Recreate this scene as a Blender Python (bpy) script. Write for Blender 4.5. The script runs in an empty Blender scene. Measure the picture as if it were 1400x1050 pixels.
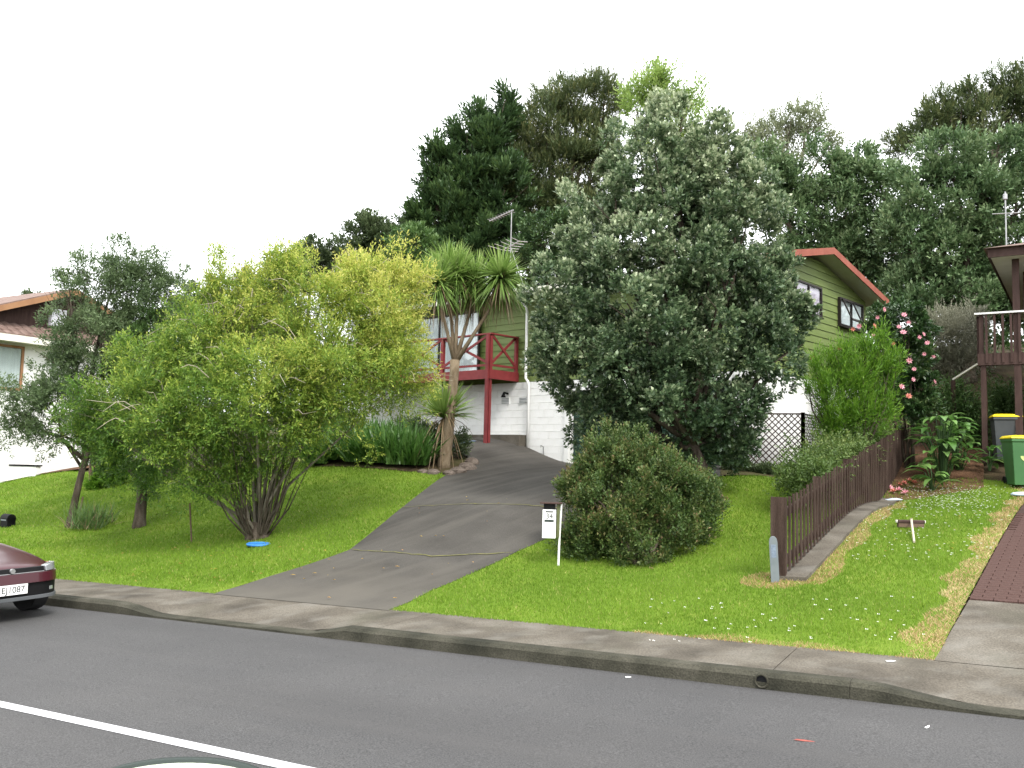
import bpy, bmesh, math, random
import numpy as np
from mathutils import Vector, Matrix, geometry
R = math.radians
rng = np.random.default_rng(7); random.seed(7)
sc = bpy.context.scene
col = sc.collection

# ------------------------------------------------------------------ camera
F = 1200.0; CAMZ = 1.8; PT = R(4.75); RL = R(1.4)
_f = np.array([0, math.cos(PT), math.sin(PT)]); _u0 = np.array([0, -math.sin(PT), math.cos(PT)]); _r0 = np.array([1., 0, 0])
_r = math.cos(RL)*_r0 + math.sin(RL)*_u0; _u = -math.sin(RL)*_r0 + math.cos(RL)*_u0
cam = bpy.data.cameras.new('camera'); cam_o = bpy.data.objects.new('camera', cam); col.objects.link(cam_o)
cam.sensor_width = 36; cam.lens = 36*F/1400; cam.clip_start = .05; cam.clip_end = 2000
cam_o.matrix_world = Matrix(((_r[0], _u[0], -_f[0], 0), (_r[1], _u[1], -_f[1], 0), (_r[2], _u[2], -_f[2], CAMZ), (0, 0, 0, 1)))
sc.camera = cam_o
# ------------------------------------------------------------------ sky, sun, exposure
SUN_EL, SUN_AZ = R(50), R(154)            # azimuth clockwise from +Y
w = bpy.data.worlds.new('World'); sc.world = w; w.use_nodes = True
nt = w.node_tree; bg = nt.nodes['Background']
sky = nt.nodes.new('ShaderNodeTexSky'); sky.sky_type = 'NISHITA'; sky.sun_disc = False
sky.sun_elevation = SUN_EL; sky.sun_rotation = SUN_AZ; sky.dust_density = 6; sky.air_density = 1.5
hs = nt.nodes.new('ShaderNodeHueSaturation'); hs.inputs['Saturation'].default_value = .25; hs.inputs['Value'].default_value = .07
mx = nt.nodes.new('ShaderNodeMix'); mx.data_type = 'RGBA'; mx.inputs[0].default_value = .8
mx.inputs[7].default_value = (.96, .985, 1.0, 1)
nt.links.new(sky.outputs[0], hs.inputs['Color']); nt.links.new(hs.outputs[0], mx.inputs[6])
nt.links.new(mx.outputs[2], bg.inputs[0]); bg.inputs[1].default_value = 1.0
sl = bpy.data.lights.new('sun', 'SUN'); sl.energy = 1.1; sl.angle = R(16); sl.color = (1, .96, .9)
so = bpy.data.objects.new('sun', sl); col.objects.link(so)
sd = Vector((math.sin(SUN_AZ)*math.cos(SUN_EL), math.cos(SUN_AZ)*math.cos(SUN_EL), math.sin(SUN_EL)))
so.rotation_euler = sd.to_track_quat('Z', 'Y').to_euler(); so.location = (20, -20, 30)
sc.view_settings.view_transform = 'Standard'; sc.view_settings.look = 'None'
sc.view_settings.gamma = 1; sc.view_settings.use_curve_mapping = False
sc.view_settings.exposure = 1.8
sc.render.engine = 'CYCLES'; sc.cycles.max_bounces = 10; sc.cycles.diffuse_bounces = 6; sc.cycles.transmission_bounces = 6; sc.cycles.transparent_max_bounces = 8; sc.cycles.use_denoising = True
sc.render.resolution_x = 1024; sc.render.resolution_y = 768

# ------------------------------------------------------------------ geometry helpers
def at(x, y, Y):
    d = _f + (x-700)/F*_r + (525-y)/F*_u
    return np.array([0, 0, CAMZ]) + d*(Y/d[1])
AZ = R(29.5); NV = np.array([math.sin(AZ), math.cos(AZ)]); TV = np.array([math.cos(AZ), -math.sin(AZ)])
KS = .032                                  # the street climbs towards +v
UK, UC, UL = 7.50, 4.19, 8.62              # kerb line, centre line, lawn edge
UN = 2*UC-UK
def W(u, v): return NV*u + TV*v
def UV(x, y): return NV[0]*x+NV[1]*y, TV[0]*x+TV[1]*y
HA = R(43.25); HC = np.array([5.51, 19.83])
def HP(L, s): return HC + np.array([math.cos(HA), -math.sin(HA)])*L + np.array([math.sin(HA), math.cos(HA)])*s
cp = []
for v in np.arange(-60, 26, 4.): cp.append((*W(UL, v), KS*v+.15))
for px, py, D in [(763, 774, 12.9), (1067, 792, 11.1), (1197, 690, 17.6), (1380, 664, 18.7), (980, 682, 16), (1050, 650, 18.2), (605, 641, 21.5),
                  (560, 638, 21.5), (450, 631, 22), (352, 740, 16.5), (190, 726, 19.5), (95, 723, 20.), (130, 668, 25), (40, 652, 29), (0, 662, 29.),
                  (250, 655, 24), (1400, 690, 15.8), (700, 700, 15.6)]:
    cp.append(tuple(at(px, py, D)))
for L, s, z in [(-5.58, 0, 1.68), (-3, 0, 1.7), (-.5, 0, 1.7), (-7.4, -1.1, 2.18), (-7.4, 0, 2.25), (-10, 0, 2.35), (-10, -1.5, 2.15), (-14, 0, 2.3), (0, 3.3, 1.9), (0, 6.5, 2.4), (-14, 7, 3.2), (-7, 7, 3.), (3, 4, 2.1), (3, 8, 3.)]:
    cp.append((*HP(L, s), z))
for u, v, z in [(34, -40, 1.6), (45, -40, 2.5), (34, -20, 3.6), (34, 0, 5.2), (34, 14, 5.2), (30, 8, 3.4), (24, 6, 2.), (24, 12, 2.2), (18, 8, 1.4), (60, -60, 4), (60, -20, 8), (60, 20, 9), (60, 50, 9), (100, -80, 8), (100, 0, 14), (100, 80, 14), (24, 40, 3), (16, 24, 1.7), (24, -60, -.4), (20, -40, .0)]:
    cp.append((*W(u, v), z))
cp = np.array(cp, float)
def _phi(r2): return np.where(r2 > 1e-9, .5*r2*np.log(np.maximum(r2, 1e-9)), 0)
_n = len(cp); _K = _phi(((cp[:, None, :2]-cp[None, :, :2])**2).sum(-1)) + np.eye(_n)*.6
_P = np.c_[np.ones(_n), cp[:, :2]]
_A = np.block([[_K, _P], [_P.T, np.zeros((3, 3))]])
_S = np.linalg.solve(_A, np.r_[cp[:, 2], 0, 0, 0])
def G(x, y):
    """height of the land"""
    x = np.asarray(x, float); y = np.asarray(y, float)
    u, v = UV(x, y)
    uc = np.clip(u, 0, 100); vc = np.clip(v, -80, 80)
    p = uc[..., None]*NV + vc[..., None]*TV
    r2 = ((p[..., None, :]-cp[:, :2])**2).sum(-1)
    z = _phi(r2)@_S[:_n] + _S[_n] + _S[_n+1]*p[..., 0] + _S[_n+2]*p[..., 1]
    k = np.clip((u-8.5)/.9, 0, 1); k = k*k*(3-2*k)
    return (KS*v+.14)*(1-k) + z*k
def gz(x, y): return float(G(np.array([x]), np.array([y]))[0])
def gp(px, py, near=5., far=45.):
    """where the sight line of a spot meets the land"""
    d = _f + (px-700)/F*_r + (525-py)/F*_u; d = d/d[1]
    Y = np.arange(near, far, .02); P = np.array([0, 0, CAMZ]) + Y[:, None]*d
    dz = P[:, 2]-G(P[:, 0], P[:, 1]); i = np.argmax(dz < 0)
    if dz[i] >= 0: i = np.argmin(dz)
    return P[i]

def link(o, parent=None):
    col.objects.link(o)
    if parent is not None: o.parent = parent
    return o
def tag(o, label=None, cat=None, group=None, kind=None):
    for k, v in (('label', label), ('category', cat), ('group', group), ('kind', kind)):
        if v: o[k] = v
    return o
def empty(name, loc, rz=0, **kw):
    o = bpy.data.objects.new(name, None); o.empty_display_size = .2; link(o); o.location = loc; o.rotation_euler = (0, 0, rz)
    return tag(o, **kw)
def npmesh(name, V, Fq, mat=None, parent=None, attrs=None, smooth=False):
    """V (n,3), Fq (m,3|4) arrays -> mesh object, fast"""
    V = np.asarray(V, np.float32); Fq = np.asarray(Fq, np.int32); k = Fq.shape[1]; m = len(Fq)
    me = bpy.data.meshes.new(name)
    me.vertices.add(len(V)); me.vertices.foreach_set('co', V.ravel())
    me.loops.add(m*k); me.loops.foreach_set('vertex_index', Fq.ravel())
    me.polygons.add(m); me.polygons.foreach_set('loop_start', np.arange(0, m*k, k, dtype=np.int32))
    me.polygons.foreach_set('loop_total', np.full(m, k, np.int32))
    if smooth: me.polygons.foreach_set('use_smooth', np.ones(m, bool))
    for an, av in (attrs or {}).items():
        a = me.attributes.new(an, 'FLOAT', 'FACE'); a.data.foreach_set('value', np.asarray(av, np.float32))
    me.update(calc_edges=True)
    if mat: me.materials.append(mat)
    return link(bpy.data.objects.new(name, me), parent)
class MB:
    def __init__(s): s.v = []; s.f = []
    def add(s, v, f):
        o = len(s.v); s.v += [tuple(map(float, p)) for p in v]; s.f += [tuple(i+o for i in q) for q in f]; return s
    def box(s, c, d, rot=None):
        p = [Vector((x*d[0]/2, y*d[1]/2, z*d[2]/2)) for x in (-1, 1) for y in (-1, 1) for z in (-1, 1)]
        if rot is not None: p = [rot@q for q in p]
        return s.add([q+Vector(c) for q in p], [(0, 1, 3, 2), (4, 6, 7, 5), (0, 4, 5, 1), (2, 3, 7, 6), (0, 2, 6, 4), (1, 5, 7, 3)])
    def b2(s, a, b): return s.box([(a[i]+b[i])/2 for i in range(3)], [abs(b[i]-a[i]) for i in range(3)])
    def bar(s, a, b, w, h):
        a = Vector(a); b = Vector(b); q = (b-a).to_track_quat('X', 'Z').to_matrix()
        return s.box((a+b)/2, ((b-a).length, w, h), q)
    def tube(s, pts, rad, n=8, cap=True):
        pts = [Vector(p) for p in pts]; m = len(pts); rad = rad if hasattr(rad, '__len__') else [rad]*m
        v = []; f = []; ref = Vector((.31, .17, .93))
        for i, p in enumerate(pts):
            d = (pts[min(i+1, m-1)]-pts[max(i-1, 0)]).normalized()
            e1 = d.cross(ref if abs(d.dot(ref)) < .95 else Vector((1, 0, 0))).normalized(); e2 = d.cross(e1)
            v += [p+(e1*math.cos(2*math.pi*k/n)+e2*math.sin(2*math.pi*k/n))*rad[i] for k in range(n)]
        for i in range(m-1):
            f += [(i*n+k, i*n+(k+1) % n, (i+1)*n+(k+1) % n, (i+1)*n+k) for k in range(n)]
        if cap: f += [tuple(range(n-1, -1, -1)), tuple((m-1)*n+k for k in range(n))]
        return s.add(v, f)
    def loft(s, rings, cap=True):
        n = len(rings[0]); v = [p for r in rings for p in r]; f = []
        for i in range(len(rings)-1):
            f += [(i*n+k, i*n+(k+1) % n, (i+1)*n+(k+1) % n, (i+1)*n+k) for k in range(n)]
        if cap: f += [tuple(range(n-1, -1, -1)), tuple((len(rings)-1)*n+k for k in range(n))]
        return s.add(v, f)
    def build(s, name, mat, parent=None, bevel=0, smooth=False, sub=0):
        me = bpy.data.meshes.new(name); me.from_pydata(s.v, [], s.f); me.update()
        bm = bmesh.new(); bm.from_mesh(me); bmesh.ops.recalc_face_normals(bm, faces=bm.faces)
        if bevel: bmesh.ops.bevel(bm, geom=bm.edges[:], offset=bevel, segments=1, affect='EDGES', clamp_overlap=True)
        bm.to_mesh(me); bm.free()
        if smooth: me.polygons.foreach_set('use_smooth', [True]*len(me.polygons))
        me.materials.append(mat); o = link(bpy.data.objects.new(name, me), parent)
        if sub:
            m = o.modifiers.new('sub', 'SUBSURF'); m.levels = sub; m.render_levels = sub
        return o
def text(name, body, size, mat, parent, loc, rot, ext=.001):
    cu = bpy.data.curves.new(name, 'FONT'); cu.body = body; cu.size = size; cu.extrude = ext; cu.align_x = 'CENTER'; cu.align_y = 'CENTER'
    t = bpy.data.objects.new('tmp', cu); col.objects.link(t); dg = bpy.context.evaluated_depsgraph_get()
    me = bpy.data.meshes.new_from_object(t.evaluated_get(dg)); bpy.data.objects.remove(t)
    me.materials.clear(); me.materials.append(mat)
    o = link(bpy.data.objects.new(name, me), parent); o.location = loc; o.rotation_euler = rot; return o
def inpoly(x, y, poly):
    c = np.zeros(len(x), bool); j = len(poly)-1
    for i in range(len(poly)):
        xi, yi = poly[i][:2]; xj, yj = poly[j][:2]
        k = ((yi > y) != (yj > y)) & (x < (xj-xi)*(y-yi)/(yj-yi+1e-12)+xi)
        c ^= k; j = i
    return c
def sheet(name, poly, off, h, mat, parent=None, zf=None):
    """polygon draped on the land, off metres above it"""
    poly = [tuple(p[:2]) for p in poly]; b = []
    for i, p in enumerate(poly):
        q = poly[(i+1) % len(poly)]; n = max(1, int(math.dist(p, q)/h))
        b += [(p[0]+(q[0]-p[0])*k/n, p[1]+(q[1]-p[1])*k/n) for k in range(n)]
    xs = np.array(poly); g = np.mgrid[xs[:, 0].min():xs[:, 0].max():h, xs[:, 1].min():xs[:, 1].max():h].reshape(2, -1)
    g = g + rng.uniform(-.2, .2, g.shape)*h
    bb = np.array(b); keep = inpoly(g[0], g[1], poly); g = g[:, keep]
    if g.shape[1]:
        d2 = np.full(g.shape[1], 1e9)
        for q in bb: d2 = np.minimum(d2, (g[0]-q[0])**2+(g[1]-q[1])**2)
        g = g[:, d2 > (h*.45)**2]
    pts = [Vector(p) for p in b]+[Vector((a, c)) for a, c in g.T]
    r = geometry.delaunay_2d_cdt(pts, [], [list(range(len(b)))], 1, 1e-5)
    V = np.array([(p.x, p.y) for p in r[0]]); z = (zf or G)(V[:, 0], V[:, 1])+off
    return npmesh(name, np.c_[V, z], np.array([f for f in r[2] if len(f) == 3]), mat, parent, smooth=True)

# ------------------------------------------------------------------ materials
def _mat(name):
    m = bpy.data.materials.new(name); m.use_nodes = True; n = m.node_tree; return m, n, n.nodes['Principled BSDF']
def rgba(c): return (c[0], c[1], c[2], 1)
def pm(name, cols, scale=3., rough=.7, bump=0., bscale=40., spec=.3, detail=6, metal=0, fine=0, fscale=200, dist=.02, stretch=None):
    m, n, p = _mat(name); p.inputs['Roughness'].default_value = rough; p.inputs['Specular IOR Level'].default_value = spec
    p.inputs['Metallic'].default_value = metal
    tc = n.nodes.new('ShaderNodeTexCoord'); src = tc.outputs['Object']
    if stretch:
        mp = n.nodes.new('ShaderNodeMapping'); mp.inputs['Scale'].default_value = stretch; n.links.new(src, mp.inputs[0]); src = mp.outputs[0]
    no = n.nodes.new('ShaderNodeTexNoise'); no.inputs['Scale'].default_value = scale; no.inputs['Detail'].default_value = detail; n.links.new(src, no.inputs['Vector'])
    cr = n.nodes.new('ShaderNodeValToRGB'); e = cr.color_ramp.elements
    k = len(cols); e[0].position = .3; e[1].position = .7; e[0].color = rgba(cols[0]); e[1].color = rgba(cols[-1])
    for i in range(1, k-1): q = e.new(.3+.4*i/(k-1)); q.color = rgba(cols[i])
    n.links.new(no.outputs[0], cr.inputs[0]); out = cr.outputs[0]
    if fine:
        vo = n.nodes.new('ShaderNodeTexNoise'); vo.inputs['Scale'].default_value = fscale; vo.inputs['Detail'].default_value = 2; n.links.new(src, vo.inputs['Vector'])
        mr = n.nodes.new('ShaderNodeMapRange'); mr.inputs[1].default_value = .3; mr.inputs[2].default_value = .7; mr.inputs[3].default_value = 1-fine; mr.inputs[4].default_value = 1+fine
        n.links.new(vo.outputs[0], mr.inputs[0])
        mu = n.nodes.new('ShaderNodeMix'); mu.data_type = 'RGBA'; mu.blend_type = 'MULTIPLY'; mu.inputs[0].default_value = 1
        n.links.new(out, mu.inputs[6]); n.links.new(mr.outputs[0], mu.inputs[7]); out = mu.outputs[2]
    n.links.new(out, p.inputs['Base Color'])
    if bump:
        b2 = n.nodes.new('ShaderNodeTexNoise'); b2.inputs['Scale'].default_value = bscale; b2.inputs['Detail'].default_value = 4; n.links.new(src, b2.inputs['Vector'])
        bp = n.nodes.new('ShaderNodeBump'); bp.inputs['Strength'].default_value = bump; bp.inputs['Distance'].default_value = dist
        n.links.new(b2.outputs[0], bp.inputs['Height']); n.links.new(bp.outputs[0], p.inputs['Normal'])
    return m
def leafmat(name, ramp, trans=.25, rough=.5, spec=.35):
    m, n, p = _mat(name); p.inputs['Roughness'].default_value = rough; p.inputs['Specular IOR Level'].default_value = spec
    a = n.nodes.new('ShaderNodeAttribute'); a.attribute_name = 'tint'
    cr = n.nodes.new('ShaderNodeValToRGB'); e = cr.color_ramp.elements
    e[0].position = ramp[0][0]; e[0].color = rgba(ramp[0][1]); e[1].position = ramp[-1][0]; e[1].color = rgba(ramp[-1][1])
    for q, c in ramp[1:-1]: x = e.new(q); x.color = rgba(c)
    n.links.new(a.outputs['Fac'], cr.inputs[0]); n.links.new(cr.outputs[0], p.inputs['Base Color'])
    t = n.nodes.new('ShaderNodeBsdfTranslucent'); n.links.new(cr.outputs[0], t.inputs[0])
    ms = n.nodes.new('ShaderNodeMixShader'); ms.inputs[0].default_value = trans
    n.links.new(p.outputs[0], ms.inputs[1]); n.links.new(t.outputs[0], ms.inputs[2]); n.links.new(ms.outputs[0], n.nodes['Material Output'].inputs[0])
    return m
def glassmat(name):
    m, n, p = _mat(name); g = n.nodes.new('ShaderNodeBsdfGlossy'); g.inputs['Roughness'].default_value = .03
    t = n.nodes.new('ShaderNodeBsdfTransparent'); t.inputs[0].default_value = (.9, .93, .92, 1)
    ms = n.nodes.new('ShaderNodeMixShader'); ms.inputs[0].default_value = .09
    n.links.new(t.outputs[0], ms.inputs[1]); n.links.new(g.outputs[0], ms.inputs[2]); n.links.new(ms.outputs[0], n.nodes['Material Output'].inputs[0]); return m
M = {}
M['asphalt'] = pm('asphalt', [(.056, .055, .056), (.072, .07, .07)], .5, .85, .6, 130, .25, 8, fine=.45, fscale=90, dist=.01)
def wear(m, col2, fac_nodes):
    n = m.node_tree; p = n.nodes['Principled BSDF']; src = p.inputs['Base Color'].links[0].from_socket
    mxn = n.nodes.new('ShaderNodeMix'); mxn.data_type = 'RGBA'; mxn.inputs[7].default_value = rgba(col2); n.links.new(src, mxn.inputs[6])
    n.links.new(fac_nodes(n), mxn.inputs[0]); n.links.new(mxn.outputs[2], p.inputs['Base Color'])
def streak(ang, sx, sy, lo, hi, mxv, detail=4):
    def fn(n):
        tc = n.nodes.new('ShaderNodeTexCoord'); mp = n.nodes.new('ShaderNodeMapping'); mp.vector_type = 'TEXTURE'; mp.inputs['Rotation'].default_value = (0, 0, ang); mp.inputs['Scale'].default_value = (1/sx, 1/sy, 1)
        no = n.nodes.new('ShaderNodeTexNoise'); no.inputs['Scale'].default_value = 1; no.inputs['Detail'].default_value = detail
        mr = n.nodes.new('ShaderNodeMapRange'); mr.inputs[1].default_value = lo; mr.inputs[2].default_value = hi; mr.inputs[4].default_value = mxv
        n.links.new(tc.outputs['Object'], mp.inputs[0]); n.links.new(mp.outputs[0], no.inputs['Vector']); n.links.new(no.outputs[0], mr.inputs[0]); return mr.outputs[0]
    return fn
def along_u(u0, u1):
    def fn(n):
        tc = n.nodes.new('ShaderNodeTexCoord'); dt = n.nodes.new('ShaderNodeVectorMath'); dt.operation = 'DOT_PRODUCT'; dt.inputs[1].default_value = (NV[0], NV[1], 0)
        no = n.nodes.new('ShaderNodeTexNoise'); no.inputs['Scale'].default_value = .9; no.inputs['Detail'].default_value = 8
        ad = n.nodes.new('ShaderNodeMath'); ad.operation = 'MULTIPLY_ADD'; ad.inputs[1].default_value = 5.
        mr = n.nodes.new('ShaderNodeMapRange'); mr.inputs[1].default_value = u0+2.5; mr.inputs[2].default_value = u1+2.5; mr.inputs[3].default_value = 1; mr.inputs[4].default_value = 0
        n.links.new(tc.outputs['Object'], dt.inputs[0]); n.links.new(tc.outputs['Object'], no.inputs['Vector']); n.links.new(no.outputs[0], ad.inputs[0]); n.links.new(dt.outputs['Value'], ad.inputs[2]); n.links.new(ad.outputs[0], mr.inputs[0]); return mr.outputs[0]
    return fn
wear(M['asphalt'], (.046, .044, .044), streak(-AZ, .12, 1.3, .4, .65, .3))
wear(M['asphalt'], (.088, .084, .082), streak(-AZ, .25, 2.6, .5, .75, .25))
M['drive'] = pm('drive', [(.034, .031, .027), (.050, .046, .041), (.070, .065, .058)], .7, .9, .4, 60, .2, 9, fine=.3, fscale=80, dist=.008)
M['concrete'] = pm('concrete', [(.052, .045, .036), (.092, .080, .064), (.13, .116, .096)], 1.6, .9, .4, 60, .2, 10, fine=.3, fscale=60, dist=.008)
wear(M['drive'], (.09, .083, .072), streak(R(49), .25, 3.5, .48, .7, .45))
wear(M['drive'], (.088, .08, .068), along_u(8.6, 11.2))
wear(M['concrete'], (.19, .18, .16), streak(R(20), 2.2, 3.1, .5, .72, .4, 12))
wear(M['concrete'], (.055, .058, .036), streak(R(70), .8, 1.3, .55, .78, .4, 10))
M['kerb'] = pm('kerb', [(.02, .02, .014), (.042, .04, .029), (.07, .065, .05)], 2.2, .9, .4, 60, .2, 8, fine=.3, fscale=70)
M['soil'] = pm('soil', [(.035, .025, .015), (.06, .045, .025), (.05, .06, .02)], 1.5, .95, .5, 30, .1, fine=.4, fscale=50)
M['mulch'] = pm('mulch', [(.07, .035, .02), (.13, .075, .045)], 4, .95, .8, 30, .1, fine=.5, fscale=40)
M['lawn'] = pm('lawn', [(.075, .12, .014), (.10, .16, .018), (.14, .19, .026)], .9, .95, .5, 60, .1, 8, fine=.35, fscale=90)
M['straw'] = pm('straw', [(.22, .15, .06), (.34, .24, .11), (.16, .12, .04)], 3, .95, .5, 60, .1, fine=.4, fscale=90)
M['white_line'] = pm('white_line', [(.42, .42, .43), (.55, .54, .56)], 6, .7, .2, 120, .3, fine=.12, fscale=120)
M['block_white'] = pm('block_white', [(.74, .74, .72), (.83, .83, .82)], 1.2, .75, .25, 80, .3, fine=.04, fscale=60)
M['mortar'] = pm('mortar', [(.74, .74, .72), (.8, .8, .79)], 3)
M['green_board'] = pm('green_board', [(.105, .145, .038), (.122, .166, .044), (.136, .176, .056)], 1.2, .6, .15, 30, .35, stretch=(1, 1, 6), fine=.05, fscale=40)
M['soffit'] = pm('soffit', [(.46, .5, .36), (.52, .55, .42)], 2, .7)
M['dark_soffit'] = pm('dark_soffit', [(.06, .06, .05), (.09, .09, .08)], 2, .8)
M['roof_red'] = pm('roof_red', [(.20, .055, .035), (.28, .085, .055)], 3, .7, .2)
M['cream'] = pm('cream', [(.6, .58, .5), (.7, .68, .6)], 3, .5)
M['white_paint'] = pm('white_paint', [(.72, .72, .7), (.8, .8, .79)], 3, .45)
M['red_paint'] = pm('red_paint', [(.15, .02, .022), (.19, .028, .03), (.13, .018, .02)], 3, .55, .1, 40)
M['dark_frame'] = pm('dark_frame', [(.012, .009, .008), (.02, .015, .013)], 3, .5)
M['curtain'] = pm('curtain', [(.62, .63, .68), (.75, .76, .8)], 3, .9, stretch=(6, 6, .3))
M['pink_curtain'] = pm('pink_curtain', [(.5, .4, .52), (.6, .5, .6)], 3, .9, stretch=(6, 6, .3))
M['glass'] = glassmat('glass')
M['roller'] = pm('roller', [(.012, .036, .022), (.016, .045, .028)], 2, .5)
M['paling'] = pm('paling', [(.030, .018, .014), (.05, .032, .025), (.075, .053, .042)], 2.2, .85, .5, 20, .15, stretch=(6, 6, .7), fine=.3, fscale=60)
M['paling_top'] = pm('paling_top', [(.2, .18, .14), (.3, .28, .22)], 9, .9)
M['brown_wood'] = pm('brown_wood', [(.04, .022, .018), (.065, .038, .032)], 2.5, .7, .3, 30, .2, stretch=(4, 4, 1))
M['timber'] = pm('timber', [(.10, .065, .045), (.16, .11, .08)], 2.5, .8, .3, 30, .2)
M['grey_plastic'] = pm('grey_plastic', [(.12, .14, .15), (.17, .19, .20)], 6, .6)
M['metal'] = pm('metal', [(.26, .26, .26), (.36, .36, .36)], 6, .4, metal=.7)
M['black'] = pm('black', [(.004, .004, .005), (.008, .008, .008)], 6, .6, spec=.15)
M['black_bin'] = pm('black_bin', [(.035, .04, .045), (.055, .06, .065)], 3, .4, spec=.5)
M['green_bin'] = pm('green_bin', [(.045, .13, .045), (.06, .16, .055)], 2, .45, spec=.4)
M['yellow'] = pm('yellow', [(.75, .56, .01), (.85, .66, .02)], 3, .4)
M['decal'] = pm('decal', [(.42, .5, .16), (.5, .58, .22)], 6, .6)
M['bark'] = pm('bark', [(.035, .028, .02), (.075, .06, .045), (.12, .10, .08)], 3, .95, .8, 14, .1, stretch=(3, 3, .7), fine=.3, fscale=50)
M['pale_bark'] = pm('pale_bark', [(.10, .085, .06), (.2, .18, .14), (.16, .14, .10)], 3, .95, .6, 18, .1, stretch=(3, 3, .7), fine=.3, fscale=50)
M['twig'] = pm('twig', [(.26, .22, .16), (.38, .34, .27)], 6, .9)
M['cab_bark'] = pm('cab_bark', [(.13, .095, .06), (.22, .175, .12)], 4, .95, .8, 22, .1, stretch=(3, 3, 1.2), fine=.3, fscale=60)
M['rock'] = pm('rock', [(.07, .055, .045), (.16, .13, .11)], 5, .95, .8, 18, .1, fine=.3, fscale=50)
M['paver'] = pm('paver', [(.048, .024, .020), (.066, .036, .030), (.086, .054, .045)], 1.7, .9, .4, 60, .2, fine=.25, fscale=70)
M['grout'] = pm('grout', [(.028, .02, .016), (.045, .033, .028)], 4, .95)
M['tile_roof'] = pm('tile_roof', [(.12, .075, .06), (.2, .14, .12)], 5, .85, .5, 20)
M['orange_wood'] = pm('orange_wood', [(.24, .12, .06), (.3, .16, .08)], 3, .6)
M['blue'] = pm('blue', [(.03, .17, .5), (.05, .22, .6)], 4, .4)
M['pale_blue'] = pm('pale_blue', [(.45, .55, .7), (.6, .68, .78)], 8, .5)
M['blue_stain'] = pm('blue_stain', [(.10, .12, .14), (.16, .22, .32)], 6, .9)
M['moss'] = pm('moss', [(.10, .10, .03), (.16, .15, .05)], 8, .95, fine=.4, fscale=60)
M['flower_pink'] = pm('flower_pink', [(.55, .2, .26), (.7, .38, .42)], 20, .6)
M['flower_old'] = pm('flower_old', [(.45, .13, .09), (.6, .25, .2)], 20, .7)
M['petal_white'] = pm('petal_white', [(.75, .75, .7), (.85, .85, .82)], 20, .6)
M['red_mark'] = pm('red_mark', [(.22, .05, .04), (.28, .08, .06)], 20, .7)
M['pale_cream'] = pm('pale_cream', [(.62, .66, .52), (.7, .74, .6)], 3, .35)
M['dark_rim'] = pm('dark_rim', [(.03, .038, .036), (.045, .055, .05)], 3, .6, spec=.1)
M['stain_red'] = pm('stain_red', [(.05, .02, .015), (.08, .03, .02)], 3, .6)
m_, n_, p_ = _mat('car_paint'); p_.inputs['Base Color'].default_value = (.045, .007, .012, 1); p_.inputs['Roughness'].default_value = .3; p_.inputs['Coat Weight'].default_value = .3; p_.inputs['Specular IOR Level'].default_value = .25; p_.inputs['Coat Roughness'].default_value = .08; M['car'] = m_
m_, n_, p_ = _mat('headlamp'); p_.inputs['Base Color'].default_value = (.30, .31, .32, 1); p_.inputs['Metallic'].default_value = .4; p_.inputs['Roughness'].default_value = .2; p_.inputs['Coat Weight'].default_value = 1; M['lamp'] = m_
m_, n_, p_ = _mat('car_glass'); p_.inputs['Base Color'].default_value = (.02, .025, .025, 1); p_.inputs['Roughness'].default_value = .05; M['carglass'] = m_
M['grey_dark'] = pm('grey_dark', [(.06, .065, .07), (.09, .095, .1)], 3, .5)
M['lamp_amber'] = pm('lamp_amber', [(.35, .16, .06), (.4, .2, .08)], 8, .2)
M['tyre'] = pm('tyre', [(.012, .012, .012), (.02, .02, .02)], 8, .85)
L = {}
L['pohut'] = leafmat('leaf_pohutukawa', [(0, (.034, .068, .030)), (.35, (.075, .125, .056)), (.6, (.14, .20, .098)), (.8, (.26, .32, .18)), (1, (.46, .51, .33))], .26, .38, .5)
L['hedge'] = leafmat('leaf_hedge', [(0, (.035, .07, .02)), (.45, (.075, .125, .032)), (.72, (.12, .145, .042)), (.88, (.17, .125, .055)), (1, (.25, .17, .095))], .28)
L['gold'] = leafmat('leaf_gold', [(0, (.07, .15, .025)), (.3, (.135, .235, .035)), (.55, (.235, .325, .05)), (.75, (.37, .43, .075)), (1, (.55, .53, .14))], .45)
L['dark'] = leafmat('leaf_dark', [(0, (.035, .055, .025)), (.5, (.075, .11, .045)), (1, (.15, .19, .09))], .3)
L['mid'] = leafmat('leaf_mid', [(0, (.035, .075, .02)), (.5, (.07, .135, .035)), (1, (.15, .23, .075))], .3)
L['conifer'] = leafmat('leaf_conifer', [(0, (.020, .045, .016)), (.5, (.045, .09, .03)), (1, (.10, .165, .05))], .18)
L['kanuka'] = leafmat('leaf_kanuka', [(0, (.035, .058, .022)), (.5, (.088, .12, .045)), (1, (.21, .215, .085))], .24)
L['lime'] = leafmat('leaf_lime', [(0, (.13, .22, .045)), (.5, (.23, .34, .08)), (1, (.38, .48, .16))], .45)
L['greyg'] = leafmat('leaf_grey', [(0, (.14, .145, .10)), (.5, (.23, .23, .165)), (1, (.38, .37, .28))], .3)
L['broad'] = leafmat('leaf_broad', [(0, (.035, .075, .028)), (.45, (.09, .155, .06)), (1, (.27, .35, .18))], .28)
L['fern'] = leafmat('leaf_fern', [(0, (.05, .12, .012)), (.5, (.11, .24, .02)), (1, (.24, .38, .05))], .4)
L['camellia'] = leafmat('leaf_camellia', [(0, (0.016, 0.046, 0.013)), (.6, (0.039, 0.085, 0.023)), (1, (0.117, 0.156, 0.058))], .12, .35, .5)
L['cabbage'] = leafmat('leaf_cabbage', [(0, (.085, .15, .035)), (.5, (.175, .28, .06)), (1, (.33, .42, .14))], .35)
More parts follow.
